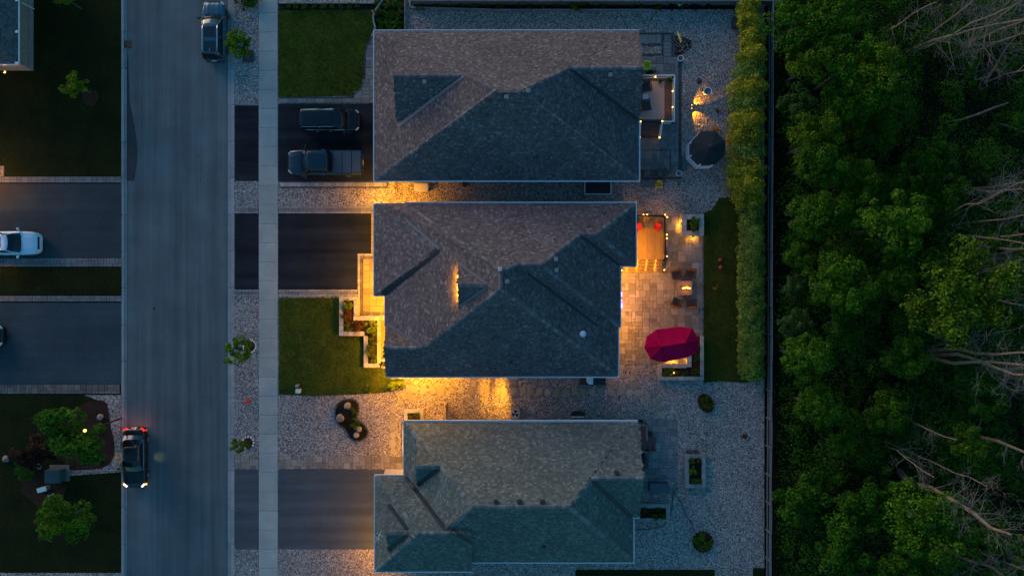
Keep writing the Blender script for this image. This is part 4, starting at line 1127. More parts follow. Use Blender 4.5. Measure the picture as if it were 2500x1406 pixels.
# ------------------------------------------------------------------ plants
def leaf_cloud(name, C_, N_, size, mat, seed):
    """one leaf-sized folded quad per point"""
    nr = np.random.default_rng(seed); n = len(C_)
    N_ = N_ / (np.linalg.norm(N_, axis=1, keepdims=True) + 1e-9)
    r = nr.normal(size=(n, 3)); u = np.cross(N_, r); u /= np.linalg.norm(u, axis=1, keepdims=True) + 1e-9
    w = np.cross(N_, u); s = (size * nr.uniform(.6, 1.3, n))[:, None]
    V = np.stack([C_ - u * s * .6, C_ - w * s * .35 + N_ * s * .12, C_ + u * s * .6, C_ + w * s * .35 + N_ * s * .12], 1).reshape(-1, 3)
    F = np.arange(n * 4).reshape(-1, 4)
    me = fast_mesh(name, V, F); me.materials.append(M(mat)); return me
def crown_mesh(name, Rr, Hh, lobes, n, size, mat, seed, flat=0.75):
    """lobed crown centred on its own origin: radius Rr, half height Hh"""
    nr = np.random.default_rng(seed); CC = []; NN = []
    per = n // lobes
    ell = nr.uniform(.8, 1.15)
    for k in range(lobes):
        th = nr.uniform(0, 2 * math.pi); ph = math.acos(nr.uniform(-.75, 1))
        q = nr.uniform(.3, 1.02) * (ell if math.cos(2 * th) > 0 else 1)
        c = np.array([math.sin(ph) * math.cos(th) * Rr * q, math.sin(ph) * math.sin(th) * Rr * q, math.cos(ph) * Hh * q])
        lr = Rr * nr.uniform(.12, .33)
        d = nr.normal(size=(per, 3)); d[:, 2] = np.abs(d[:, 2]) * 1.0 - .25; d /= np.linalg.norm(d, axis=1, keepdims=True)
        rad = lr * (nr.uniform(.55, 1.0, per) ** .6) * (1 + .18 * np.sin(5 * d[:, 0] + k) * np.cos(4 * d[:, 1]))
        CC.append(c + d * rad[:, None] * np.array([1, 1, flat])); NN.append(d + nr.normal(size=(per, 3)) * .55 + np.array([0, 0, .35]))
    return leaf_cloud(name, np.concatenate(CC), np.concatenate(NN), size, mat, seed)
CM = {}
def crown(kind, seed):
    k = (kind, seed)
    if k in CM: return CM[k]
    spec = {'leaf_street': (1, .8, 30, 3600, .11), 'leaf_wood': (1, .8, 60, 11000, .06), 'leaf_wood_yellow': (1, .8, 60, 11000, .056), 'leaf_wood_blue': (1, .7, 36, 5200, .07),
            'leaf_under': (1, .6, 34, 4200, .08), 'leaf_shrub': (1, .75, 16, 700, .2), 'leaf_lime': (1, .7, 18, 1300, .15), 'leaf_red': (1, .8, 20, 1100, .15), 'leaf_purple': (1, .6, 22, 2200, .11), 'leaf_gold': (1, .6, 12, 300, .25)}[kind]
    CM[k] = crown_mesh('crown', spec[0], spec[1], spec[2], spec[3], spec[4], kind, seed * 17 + 3)
    return CM[k]
def trunk_mesh(h, r, spread, seed, limbs=5):
    rr = random.Random(seed); mb = MB()
    mb.tube([(0, 0, 0), (.03 * h * rr.uniform(-1, 1), .03 * h * rr.uniform(-1, 1), h * .5), (0, 0, h)], [r * 1.3, r, r * .6], 7)
    for k in range(limbs):
        a = 2 * math.pi * k / limbs + rr.uniform(-.4, .4); s = spread * rr.uniform(.5, .9)
        mb.tube([(0, 0, h * rr.uniform(.55, .9)), (s * .5 * math.cos(a), s * .5 * math.sin(a), h * 1.1), (s * math.cos(a), s * math.sin(a), h * 1.25 + .2 * s)], [r * .5, r * .32, r * .12], 5)
    return mb.mesh('trunk', 'bark')
def tree(name, px, py, rpx, zc, kind, seed, label, cat='tree', group=None, sq=1.0, hz=None, z0=.12, rpy=None):
    """crown centre seen at photo pixel (px, py), crown radius rpx pixels, crown centre height zc"""
    x, y = at(px, py, zc); k = (CAMH - zc) / CAMH / PPM; r = rpx * k; ry = (rpy or rpx) * k
    e = empty(name, (x, y, z0), 0, label, cat, group)
    rr = random.Random(seed + int(px))
    link('trunk', trunk_mesh(zc - z0 - r * .2, max(.04, r * .055), r * .7, seed + int(px)), None, e)
    c = link('crown', crown(kind, seed), None, e, (0, 0, zc - z0)); rz = rr.uniform(0, 6.28)
    if abs(r - ry) / r > .1: rz = rr.choice([0, math.pi])
    c.scale = (r * 1.0, ry * 1.0, hz or min(r, ry) * (1.35 if name == 'forest_tree' else 1.0)); c.rotation_euler = (0, 0, rz)
    return e
def shrub(px, py, rpx, kind, seed, label, h=None, group=None, name='shrub', rpy=None, z0=.12, cat='shrub'):
    k = 1 / PPM; r = rpx * k; hh = h or r * 1.1
    x, y = at(px, py, z0 + hh * .5)
    e = empty(name, (x, y, z0), 0, label, cat, group)
    st_ = MB()
    for a in range(4): st_.tube([(0, 0, 0), (.5 * r * math.cos(a * 1.6), .5 * r * math.sin(a * 1.6), hh * .6)], [.025, .012], 4)
    st_.build('stem', 'bark', e)
    c = link('foliage', crown(kind, seed), None, e, (0, 0, hh * .45)); c.scale = (r * 1.02, (rpy or rpx) * k * 1.02, hh * .6); c.rotation_euler = (0, 0, 0 if rpy else rng.uniform(0, 6))
    return e

ORD = 'first second third fourth fifth sixth seventh eighth ninth tenth eleventh twelfth thirteenth fourteenth fifteenth sixteenth seventeenth eighteenth nineteenth twentieth twenty-first twenty-second'.split()
# street trees and front yard trees
tree('street_tree', 583, 111, 34, 3.0, 'leaf_street', 1, 'small bright green street tree beside the steel blue SUV')
tree('street_tree', 581, 856, 33, 2.8, 'leaf_street', 2, 'small bright green street tree with a stone ringed mulch circle', hz=1.0)
tree('street_tree', 586, 1086, 28, 1.8, 'leaf_shrub', 3, 'thin olive street sapling near the tan paver path', rpy=20)
tree('garden_tree', 182, 208, 38, 2.6, 'leaf_street', 4, 'slender bright sapling with a round mulch patch on the dark lawn', rpy=30)
tree('garden_tree', 158, -4, 36, 2.6, 'leaf_street', 1, 'bright green sapling cut by the top edge across the street', rpy=16)
tree('garden_tree', 172, 1068, 104, 4.2, 'leaf_under', 5, 'large green tree over the mulch bed beside the lit sedan', rpy=80)
tree('garden_tree', 155, 1268, 70, 3.4, 'leaf_wood', 6, 'rounded green tree on the lawn at the bottom of the far side', rpy=56)
tree('garden_tree', 82, 1104, 62, 2.2, 'leaf_purple', 1, 'dark purple leaved small tree beside the green utility cabinet', rpy=52)
shrub(62, 1140, 30, 'leaf_under', 2, 'dark green shrub below the purple leaved tree', h=.8)
shrub(600, -2, 32, 'leaf_under', 3, 'dark shrub on the verge at the top edge', h=.9)
m = MB().prism(blob(.72, 14, .08), -.02, .04).build('mulch_ring', 'mulch', None, (*at(222, 238, .1), .12)); tag(m, 'round brown mulch patch at the foot of the slender sapling', 'mulch')
def stone_ring(name, px, py, r, label, n, rs=.07, inner='mulch'):
    e = empty(name, (*at(px, py, .1), .1), 0, label, 'bed')
    MB().prism(blob(r, 18, .04), 0, .05).build('mulch', inner, e)
    for k in range(n):
        a = 2 * math.pi * k / n
        MB().lathe([(rs, -.02), (rs * 1.1, .05), (rs * .6, .10), (.001, .11)], 7).build('edging_stone', 'pot_white', e, (r * math.cos(a), r * math.sin(a), 0), rng.uniform(0, 3))
    EXCL.append([(px + r * 30 * 1.1 * math.cos(a), py + r * 30 * 1.1 * math.sin(a)) for a in [i * .5 for i in range(12)]])
    return e
stone_ring('tree_bed', 610, 845, .5, 'dark mulch circle ringed with white stones by the street tree', 16)
stone_ring('tree_bed', 606, 1080, .45, 'mulch circle with white stones under the thin olive sapling', 12)
bx = MB().prism([at(591, 122, .3), at(617, 122, .3), at(617, 151, .3), at(591, 151, .3)], .1, .22).build('tree_grate', 'charcoal'); tag(bx, 'dark square tree surround beside the steel blue SUV', 'planter')

# front beds -------------------------------------------------
for k, px in enumerate((704, 722, 742, 766, 790, 812, 832, 854, 872)):
    shrub(px, 15, 7.5, 'leaf_shrub', 1 + k % 3, ORD[k] + ' small round shrub from the sidewalk in the row above the front lawn', h=.45, group='row of small round shrubs')
bedp = [(924, 8, 11), (944, 12, 10), (962, 8, 10), (978, 14, 9), (922, 30, 10), (940, 34, 12), (958, 36, 11), (976, 34, 11), (928, 52, 10), (946, 56, 12), (966, 54, 12), (982, 58, 8), (930, 68, 8), (955, 70, 8), (975, 72, 8)]
for k, (px, py, r) in enumerate(bedp):
    shrub(px, py, r, ('leaf_under', 'leaf_shrub', 'leaf_wood_blue')[k % 3] if k % 3 != 2 else 'leaf_under', 1 + k % 3, 'leafy plant %s from the curved edging in the %s row of the corner bed' % (ORD[(k if k < 4 else k - 4 if k < 8 else k - 8 if k < 12 else k - 12)], ('top', 'second', 'third', 'bottom')[k // 4]), h=.4, group='plants of the corner bed', name='bed_plant', cat='plant')
ed = empty('bed_edging', (*at(915, 50), .1), 0, 'curved pale stone edging round the corner bed', 'edging')
prev = None
for (ex, ey) in [(933, 2), (924, 14), (916, 26), (911, 40), (912, 54), (916, 66), (914, 78), (907, 89)]:
    if prev:
        a1, a2 = at3(*prev, .3), at3(ex, ey, .3); mid = (a1 + a2) / 2; d = a2 - a1
        piece('edging_stone', 'coping_grey', mid.x, mid.y, .34, d.length + .02, .13, .24, ed, math.atan2(d.y, d.x))
    prev = (ex, ey)
for k in range(6): 
    p = at(988.5, 6 + 14 * k, .3); piece('edging_stone', 'coping_grey', p[0], p[1], .335, .11, .46, .24, ed)
wl = empty('garden_wall', (*at(1290, 24), .1), 0, 'low pale timber edge along the long bed at the top', 'wall')
for k in range(12):
    x = 1003 + k * 49; yy = 19 + (5.5 * min(1, k / 4))
    p = at(x + 24.5, yy, .35); piece('edging_board', 'coping_grey', p[0], p[1], .36, 1.61, .14, .3, wl, -.035 if k < 4 else 0)
for x in (1001, 1008): 
    p = at(x, 8, .35); piece('edging_board', 'coping_grey', p[0], p[1], .36, .1, .75, .3, wl)
rngb = random.Random(5)
for k in range(22):
    px = 1025 + k * 34 + rngb.uniform(-9, 9)
    shrub(px, 12 + rngb.uniform(-3, 3), rngb.uniform(7, 13), rngb.choice(['leaf_under', 'leaf_under', 'leaf_purple', 'leaf_shrub']), 1 + k % 3, 'low dark plant, %s from the corner bed, in the long bed along the top' % ORD[k], h=.5, group='plants of the long top bed', name='bed_plant', cat='plant')
shrub(1412, 10, 24, 'leaf_shrub', 2, 'rounded bright green bush spilling over the long top bed', h=.8, rpy=15)
tf = empty('board_fence', (*at(1430, 2), .1), 0, 'grey board fence along the top boundary', 'fence')
for k in range(10):
    p = at(1005 + k * 90 + 44, 2, 1.2); piece('fence_rail', 'wood_rail', p[0], p[1], 1.25, 2.94, .12, .12, tf); piece('fence_board', 'wood_rail', p[0], p[1] + .02, 1.12, 2.9, .04, 1.0, tf)
for k in range(11):
    p = at(1005 + k * 90, 2, 1.2); piece('fence_post', 'wood_rail', p[0], p[1], 1.3, .13, .15, 1.3, tf)
tf2 = empty('border_edge', (*at(800, 7), .1), 0, 'pale kerb strip above the row of small shrubs', 'edging')
for k in range(8):
    p = at(681 + 31 * k + 15, 7, .25); piece('edging_board', 'coping_grey', p[0], p[1], .25, 1.02, .13, .2, tf2)

# retaining walls of the lamplit planters
def coping_run(parent, pts, w, ztop, mat='coping', seg=.42, h=None):
    for (a, b_) in zip(pts, pts[1:]):
        A, B = at3(*a, ztop), at3(*b_, ztop); d = B - A; n = max(1, round(d.length / seg)); ang = math.atan2(d.y, d.x)
        for k in range(n):
            p = A.lerp(B, (k + .5) / n)
            piece('coping_stone', mat, p.x, p.y, ztop, d.length / n - .012, w, .09, parent, ang, .003)
        m = (A + B) / 2
        piece('wall_course', mat, m.x, m.y, ztop - .092, d.length + .0, w * .86, ztop - .2, parent, ang)
pl = empty('stone_planter', (*at(880, 790), .1), 0, 'L shaped pale stone planter glowing beside the entry walk', 'planter')
coping_run(pl, [(833, 724), (833, 820)], .33, .50); coping_run(pl, [(838, 814.5), (889, 814.5)], .36, .505); coping_run(pl, [(868, 733), (868, 778)], .3, .48); coping_run(pl, [(862, 778), (926, 778)], .3, .485)
coping_run(pl, [(893, 820), (893, 897)], .33, .5); coping_run(pl, [(898, 892), (926, 892)], .32, .495); coping_run(pl, [(925, 783), (925, 887)], .3, .482); coping_run(pl, [(838, 729), (864, 729)], .3, .49)
coping_run(pl, [(930, 880), (946, 880)], .2, .44); coping_run(pl, [(930, 896), (946, 896)], .2, .44)
MB().prism([at(*q, .4) for q in [(836, 732), (866, 732), (866, 781), (923, 781), (923, 890), (896, 890), (896, 812), (836, 812)]], .1, .36).build('soil', 'mulch', pl, world=True)
MB().prism([at(*q, .4) for q in rect(929, 882, 946, 894)], .1, .34).build('soil', 'mulch', pl, world=True)
for (px, py, r, kd, lab) in [(845, 743, 14, 'leaf_lime', 'yellow green feathery shrub at the top of the L shaped planter'), (842, 769, 15, 'leaf_red', 'round russet shrub against the planter wall above the lawn'),
        (873, 796, 14.5, 'leaf_red', 'round russet shrub at the inner corner of the L shaped planter'), (903, 801, 18, 'leaf_lime', 'spreading yellow green shrub glowing by the entry walk'),
        (849, 799, 11, 'leaf_shrub', 'low flowering plant at the corner of the L shaped planter'), (910, 832, 11, 'leaf_shrub', 'dark green shrub at the top of the narrow planter'),
        (903, 856, 14, 'leaf_shrub', 'broad green shrub in the middle of the narrow planter'), (911, 875, 10, 'leaf_shrub', 'small green shrub at the bottom of the narrow planter'), (937, 889, 6, 'leaf_lime', 'tiny bright plant in the little planter under the eave')]:
    shrub(px, py, r, kd, 2, lab, h=.6, z0=.36)
shrub(901, 948, 10, 'leaf_shrub', 3, 'small round clipped shrub on the lawn near the lamplit corner', h=.5)
shrub(965, 938, 25, 'leaf_lime', 3, 'bright lamplit bush at the corner of the lamplit house', h=.8, rpy=17)
# utility boxes on the lawn
o = empty('utility_box', (*at(732, 952), .14), 0, 'small mint green utility box at the edge of the front lawn', 'box')
MB().box((0, 0, .25), (.30, .30, .5)).build('cabinet', 'mint_paint', o); MB().box((0, 0, .52), (.34, .34, .05)).build('lid', 'mint_paint', o)
o = empty('utility_post', (*at(730, 940), .14), 0, 'short grey service post above the mint utility box', 'post')
MB().lathe([(.12, 0), (.12, .5), (.14, .52), (.14, .58), (.02, .64)], 10).build('post', 'vent_grey', o); MB().box((0, 0, .1), (.3, .2, .2)).build('base', 'charcoal', o)
o = empty('fire_hydrant', (*at(607, 978), .1), 0, 'small red hydrant on the gravel verge', 'hydrant')
MB().lathe([(.14, 0), (.14, .05), (.10, .07), (.10, .5), (.14, .52), (.12, .6), (.05, .68), (.001, .7)], 12).build('barrel', 'hydrant_red', o, smooth=True)
for a in (0, math.pi / 2, math.pi): MB().tube([(0, 0, .42), (.2 * math.cos(a), .2 * math.sin(a), .42)], .055, 8).build('outlet', 'hydrant_red', o)

# rock island in front of house 3
isl_pts = [(818, 1000), (824, 985), (838, 976), (855, 974), (868, 978), (875, 988), (875, 1002), (870, 1016), (876, 1028), (890, 1038), (898, 1052), (894, 1066), (880, 1076), (865, 1076), (853, 1068), (848, 1056), (840, 1046), (826, 1036), (818, 1020)]
EXCL.append(isl_pts)
isl = empty('rock_island', (*at(858, 1025), .1), 0, 'kidney shaped dark soil bed edged in stone on the front gravel', 'bed')
MB().prism([at(x, y, .2) for x, y in isl_pts], .05, .2).build('soil', 'soil', isl, world=True)
for i in range(len(isl_pts)):
    a1, a2 = at3(*isl_pts[i], .2), at3(*isl_pts[(i + 1) % len(isl_pts)], .2); m = (a1 + a2) / 2; d = a2 - a1
    piece('edging_stone', 'paver_dark', m.x, m.y, .235, d.length + .03, .12, .2, isl, math.atan2(d.y, d.x))
def rock(px, py, r, h, label, z0=.18, sx=1.0, mat='boulder'):
    rr = random.Random(int(px * 3 + py)); mb = MB(); n = 9
    for (f, z) in ((1.0, 0), (1.02, .35), (.8, .75), (.45, 1.0)):
        for k in range(n):
            q = f * r / 30 * (1 + rr.uniform(-.2, .2)); a = 2 * math.pi * k / n
            mb.v.append((q * sx * math.cos(a), q * math.sin(a), z * h * (1 + rr.uniform(-.15, .15))))
    for i in range(3):
        for k in range(n): mb.f.append((i * n + k, i * n + (k + 1) % n, (i + 1) * n + (k + 1) % n, (i + 1) * n + k))
    mb.f.append(tuple(3 * n + k for k in range(n)))
    o = mb.build('boulder', mat, None, (*at(px, py, z0), z0), rr.uniform(0, 3)); return tag(o, label, 'rock')
rock(849, 990, 9, .4, 'pale grey boulder at the top of the rock island', .19)
rock(831, 1020, 10, .4, 'pinkish boulder on the left of the rock island', .19)
rock(877, 1047, 7, .35, 'tan boulder on the right of the rock island', .19)
rock(870, 1062, 7, .3, 'sharp tan boulder at the bottom of the rock island', .19)
shrub(862, 1002, 10, 'leaf_shrub', 1, 'round green shrub at the top of the rock island', h=.45, z0=.2)
shrub(867, 1034, 13, 'leaf_shrub', 2, 'broad green shrub in the middle of the rock island', h=.5, z0=.2)
rock(17, 1119, 8, .4, 'pale boulder beside the purple leaved tree', .14); rock(95, 1138, 7, .35, 'grey boulder under the purple leaved tree', .14); rock(238, 1115, 7, .3, 'tan boulder at the edge of the mulch bed', .16); rock(246, 1017, 7, .3, 'reddish boulder at the top of the mulch bed', .16)

# beds and planters behind the houses
def box_planter(name, x0, y0, x1, y1, label, ztop=.55, w=.32, mat='coping_grey', soil='soil'):
    e = empty(name, (*at((x0 + x1) / 2, (y0 + y1) / 2), .1), 0, label, 'planter'); q = w * 15
    coping_run(e, [(x0, y0 + q), (x1, y0 + q)], w, ztop, mat); coping_run(e, [(x0, y1 - q), (x1, y1 - q)], w, ztop, mat)
    coping_run(e, [(x0 + q, y0 + 2 * q + .2), (x0 + q, y1 - 2 * q - .2)], w, ztop, mat); coping_run(e, [(x1 - q, y0 + 2 * q + .2), (x1 - q, y1 - 2 * q - .2)], w, ztop, mat)
    MB().prism([at(*p, ztop) for p in rect(x0 + q, y0 + q, x1 - q, y1 - q)], .05, ztop - .14).build('soil', soil, e, world=True)
    EXCL.append(rect(x0, y0, x1, y1)); return e
box_planter('stone_planter', 1673, 1109, 1723, 1191, 'tall rectangular grey stone planter on the gravel behind the grey green roof')
for (px, py, r, kd, lab) in [(1690, 1124, 9, 'leaf_shrub', 'olive plant at the top left of the tall grey planter'), (1706, 1124, 8, 'leaf_shrub', 'olive plant at the top right of the tall grey planter'), (1691, 1150, 12, 'leaf_lime', 'bright round plant in the middle of the tall grey planter'),
        (1694, 1173, 9, 'leaf_shrub', 'green plant at the bottom left of the tall grey planter'), (1706, 1175, 8, 'leaf_shrub', 'green plant at the bottom right of the tall grey planter')]: shrub(px, py, r, kd, 3, lab, h=.4, z0=.42, name='planter_plant', cat='plant')
box_planter('stone_planter', 1553, 1230, 1636, 1274, 'wide grey stone planter against the back of the grey green roofed house')
for (px, py, r, kd, lab) in [(1575, 1245, 7, 'leaf_under', 'dim small plant on the left of the wide grey planter'), (1600, 1262, 9, 'leaf_shrub', 'green plant at the bottom middle of the wide grey planter'), (1618, 1260, 8, 'leaf_shrub', 'green plant at the bottom right of the wide grey planter'), (1608, 1242, 6, 'leaf_under', 'dim sprig at the top of the wide grey planter')]: shrub(px, py, r, kd, 2, lab, h=.35, z0=.42, name='planter_plant', cat='plant')
box_planter('stone_planter', 986, 999, 1034, 1036, 'small pale stone planter at the corner of the grey green roofed house', .5, .3, 'coping', 'mulch')
shrub(1000, 1016, 7, 'leaf_shrub', 1, 'small plant on the left of the corner planter', h=.35, z0=.4); shrub(1018, 1013, 8, 'leaf_shrub', 2, 'small plant on the right of the corner planter', h=.35, z0=.4)
e = empty('retaining_wall', (*at(983, 1085), .1), 0, 'low pale stone wall along the front of the grey green roofed house', 'wall'); coping_run(e, [(984.5, 1036), (984.5, 1114)], .2, .45)
box_planter('stone_planter', 1664, 523, 1719, 576, 'square tan stone planter with a leafy shrub at the top of the patio', .6, .42, 'coping', 'mulch')
shrub(1695, 549, 19, 'leaf_shrub', 1, 'leafy green shrub in the square planter on the patio', h=.7, z0=.45)
pl = empty('stone_planter', (*at(1670, 900), .1), 0, 'L shaped tan stone planter round the bottom corner of the patio', 'planter')
coping_run(pl, [(1612, 890), (1612, 927)], .3, .55, 'coping'); coping_run(pl, [(1608, 923.5), (1719, 923.5)], .3, .552, 'coping'); coping_run(pl, [(1714, 821), (1714, 918)], .3, .55, 'coping'); coping_run(pl, [(1683, 863), (1683, 896)], .36, .548, 'coping'); coping_run(pl, [(1618, 893), (1677, 893)], .34, .55, 'coping')
MB().prism([at(*q, .45) for q in [(1612, 893), (1683, 893), (1683, 821), (1714, 821), (1714, 923), (1612, 923)]], .05, .42).build('soil', 'mulch', pl, world=True); EXCL.append(rect(1607, 820, 1720, 929))
for (px, py, rx, ry, kd, lab) in [(1637, 907, 22, 12, 'leaf_shrub', 'long clipped shrub at the left of the L shaped patio planter'), (1672, 910, 8, 8, 'leaf_under', 'small dark plant in the middle of the L shaped patio planter'), (1698, 906, 10, 10, 'leaf_shrub', 'round green shrub at the corner of the L shaped patio planter'), (1701, 875, 8, 10, 'leaf_under', 'dim plant in the upright arm of the L shaped patio planter'), (1702, 846, 7, 8, 'leaf_under', 'dim plant beside the red parasol')]: shrub(px, py, rx, kd, 3, lab, h=.45, z0=.42, rpy=ry)
def oval_bed(px, py, rx, ry, label, lab2, kd='leaf_shrub', rot=0.0, off=(0, 0)):
    pts = []
    for i in range(18):
        a = 2 * math.pi * i / 18; X, Y = rx * math.cos(a), ry * math.sin(a)
        pts.append((px + X * math.cos(rot) - Y * math.sin(rot), py + X * math.sin(rot) + Y * math.cos(rot)))
    EXCL.append(pts); e = empty('garden_bed', (*at(px, py), .1), 0, label, 'bed')
    MB().prism([at(x, y, .15) for x, y in pts], .05, .16).build('soil', 'mulch', e, world=True)
    for i in range(0, 18):
        x, y = at(*pts[i], .15); piece('edging_stone', 'coping_grey', x, y, .19, .14, .11, .14, e, i)
    shrub(px + off[0], py + off[1], min(rx, ry) * .92, kd, 2, lab2, h=.55, z0=.15)
oval_bed(1723, 984, 19, 26, 'oval mulch bed on the gravel below the back lawn', 'rounded shrub in the oval mulch bed', rot=-.5, off=(3, -2))
oval_bed(1716, 1322, 26, 27, 'round stone edged bed near the bottom of the gravel yard', 'wide green shrub filling the round stone edged bed')
shrub(1817, 1064, 8, 'leaf_red', 1, 'small brown tuft alone on the gravel by the rail fence', h=.3)

# ------------------------------------------------------------------ decks
def boards(parent, x0, y0, x1, y1, z, mat, bw=.14, along='y', th=.04):
    """deck boards laid over a photo rectangle at height z"""
    (X0, Y1), (X1, Y0) = at(x0, y0, z), at(x1, y1, z)
    n = max(1, round(((X1 - X0) if along == 'y' else (Y1 - Y0)) / bw))
    for k in range(n):
        if along == 'y': w = (X1 - X0) / n; piece('deck_board', mat, X0 + (k + .5) * w, (Y0 + Y1) / 2, z, w - .008, Y1 - Y0, th, parent)
        else: w = (Y1 - Y0) / n; piece('deck_board', mat, (X0 + X1) / 2, Y0 + (k + .5) * w, z, X1 - X0, w - .008, th, parent)
def rail(parent, a, b_, z0, z1, mat, balus='white_metal', step=.13, w=.09, posts=True):
    """railing between photo points measured at the top rail; z0/z1 = deck height and rail height (at a, b_)"""
    za, zb_ = z1 if hasattr(z1, '__len__') else (z1, z1); z0a, z0b = z0 if hasattr(z0, '__len__') else (z0, z0)
    A, B = at3(*a, za), at3(*b_, zb_)
    MB().bar(A, B, w, .05).build('top_rail', mat, parent, world=True)
    L = (B - A).length; n = int(L / step); mb = MB()
    for k in range(1, n):
        p = A.lerp(B, k / n); zl = z0a + (z0b - z0a) * k / n
        mb.box((p.x, p.y, (p.z + zl + .05) / 2), (.022, .022, p.z - zl - .05))
    mb.bar(Vector((A.x, A.y, z0a + .1)), Vector((B.x, B.y, z0b + .1)), .03, .03)
    mb.build('balusters', balus, parent, world=True)
    if posts:
        for P_, zl in ((A, z0a), (B, z0b)): MB().box((P_.x, P_.y, (P_.z + zl) / 2 - .01), (.1, .1, P_.z - zl - .03)).build('post', mat, parent, world=True)
def cap_light(parent, px, py, z, e=2.0, name='post_light'):
    x, y = at(px, py, z)
    o = MB().lathe([(.05, -.04), (.06, .0), (.05, .05), (.01, .07)], 8, (x, y, z)).build(name, 'lamp_small', parent, world=True)
    lamp(parent, name + '_glow', (x, y, z - .12), e, AMBER, .04, world=True)

D1 = .95
d1 = empty('deck', (*at(1600, 240), .1), 0, 'brown boarded deck with a white rail behind the pink roofed house', 'deck')
boards(d1, 1545, 185, 1640, 296, D1, 'deck_board_brown')
mb = MB()
for q in rect(1550, 188, 1638, 292): mb.box((*at(*q, .5), .5), (.14, .14, .9))
mb.prism([at(*q, .8) for q in rect(1546, 187, 1640, 295)], .2, D1 - .06); mb.build('deck_frame', 'deck_board_brown', d1, world=True)
for a, b_ in (((1566, 184), (1647, 184)), ((1647, 184), (1646, 297)), ((1646, 297), (1617, 297))): rail(d1, a, b_, D1, D1 + .95, 'white_paint')
nst = 5
for k in range(nst):
    z = D1 - (k + 1) * (D1 - .12) / (nst + 0.6); y0 = 298 + k * 8.2
    boards(d1, 1556, y0, 1612 - k * .6, y0 + 8.4, z, 'deck_board_brown', .14, 'x'); 
    p = at(1585, y0 + .5, z + .1); piece('riser', 'deck_board_brown', p[0], p[1], z + .14, 1.75, .025, .15, d1)
rail(d1, (1617, 297), (1612, 337), (D1, .2), (D1 + .95, 1.12), 'white_paint'); rail(d1, (1564, 298), (1562, 337), (D1, .2), (D1 + .95, 1.12), 'white_paint')
for q in ((1600, 189, D1 + .85), (1642, 223, D1 + .8), (1642, 262, D1 + .8), (1617, 296, D1 + 1.02), (1564, 297, D1 + 1.02), (1562, 336, 1.15), (1610, 336, 1.15)): cap_light(d1, *q, e=1.6)
rg = MB().prism([at(*q, D1) for q in rect(1540, 199, 1622, 292)], D1 + .004, D1 + .018).build('rug', 'rug_beige'); tag(rg, 'pale beige rug on the brown deck', 'rug')

def chair(name, px, py, z, rz, label, frame='charcoal', seatm='charcoal', backm=None, s=1.0, group=None):
    e = empty(name, (*at(px, py, z + .4), z), rz, label, 'chair', group)
    sx = .30 * s
    for a in (-1, 1):
        for b_ in (-1, 1): MB().box((a * sx * .9, b_ * sx * .9, .2), (.05, .05, .4)).build('leg', frame, e)
        MB().bar((-sx * 1.0, a * sx * 1.1, .6), (sx * 1.05, a * sx * 1.1, .58), .09, .04).bar((sx * .9, a * sx * 1.1, .4), (sx * .9, a * sx * 1.1, .58), .05).build('armrest', frame, e)
    MB().box((0, 0, .42), (sx * 2, sx * 2, .09), 0, None, .95).build('seat', seatm, e)
    m = Matrix.Translation((-sx * 1.05, 0, .68)) @ Matrix.Rotation(R(-14), 4, 'Y')
    MB().box((0, 0, 0), (.08, sx * 2.0, .62), 0, m, .92).build('backrest', backm or seatm, e)
    return e
chair('deck_chair', 1578, 214, D1, R(-80), 'black deck chair at the top of the beige rug', s=1.15)
chair('deck_chair', 1578, 258, D1, R(10), 'black deck chair at the middle of the beige rug', s=1.2)
t = empty('side_table', (*at(1576, 236, D1 + .5), D1), 0, 'small pale blue side table between the two black deck chairs', 'table')
MB().box((0, 0, .47), (.46, .42, .05), 0, None, .95).build('table_top', 'table_pale', t)
for a in (-1, 1):
    for b_ in (-1, 1): MB().box((a * .17, b_ * .15, .22), (.04, .04, .45)).build('leg', 'table_pale', t)
shrub(1612, 199, 6, 'leaf_under', 1, 'potted plant at the corner of the beige rug', h=.6, z0=D1 + .02, name='potted_plant', cat='plant'); shrub(1634, 196, 8, 'leaf_under', 2, 'dim plant in the corner of the white deck rail', h=.5, z0=D1 + .02, name='potted_plant', cat='plant')
chair('garden_chair', 1578, 165, .15, R(-90), 'lime green garden chair beside the deck', 'lime_plastic', 'lime_plastic', s=.8)
shrub(1590, 177, 12, 'leaf_purple', 2, 'dark red plant against the top of the white deck rail', h=.5, rpy=6)

# house 2 deck
D2 = .8
d2 = empty('deck', (*at(1580, 600), .1), 0, 'golden lamplit deck with lit stairs behind the lamplit house', 'deck')
boards(d2, 1530, 529, 1621, 634, D2, 'deck_board', .115)
MB().prism([at(*q, .7) for q in rect(1532, 531, 1620, 633)], .12, D2 - .05).build('deck_frame', 'deck_board_brown', d2, world=True)
for k in range(4):
    z = D2 - (k + 1) * .155; y0 = 634 + k * 7.6; xl = 1540 if k < 1 else 1518
    boards(d2, xl, y0, 1616, y0 + 7.8, z, 'deck_board', .13, 'x')
    p = at(1570, y0 + .4, z + .1); piece('riser', 'deck_board_brown', p[0], p[1], z + .15, 2.7, .025, .15, d2)
    for px in (1532, 1556, 1578, 1600):
        if k < 2 and px < 1540: continue
        x, y = at(px + (1 - k) * 1.0, y0 + .9, z + .08)
        MB().box((x, y - .02, z + .1), (.07, .03, .03)).build('step_light', 'lamp_small', d2, world=True)
        lamp(d2, 'step_glow', (x, y - .06, z + .1), 1.1, AMBER, .03, 150, (x, y - .25, z), .6, True)
for a, b_ in (((1556, 527), (1622, 527)), ((1622, 527), (1626, 634))): rail(d2, a, b_, D2, D2 + .85, 'dark_metal', 'dark_metal', .11, .12)
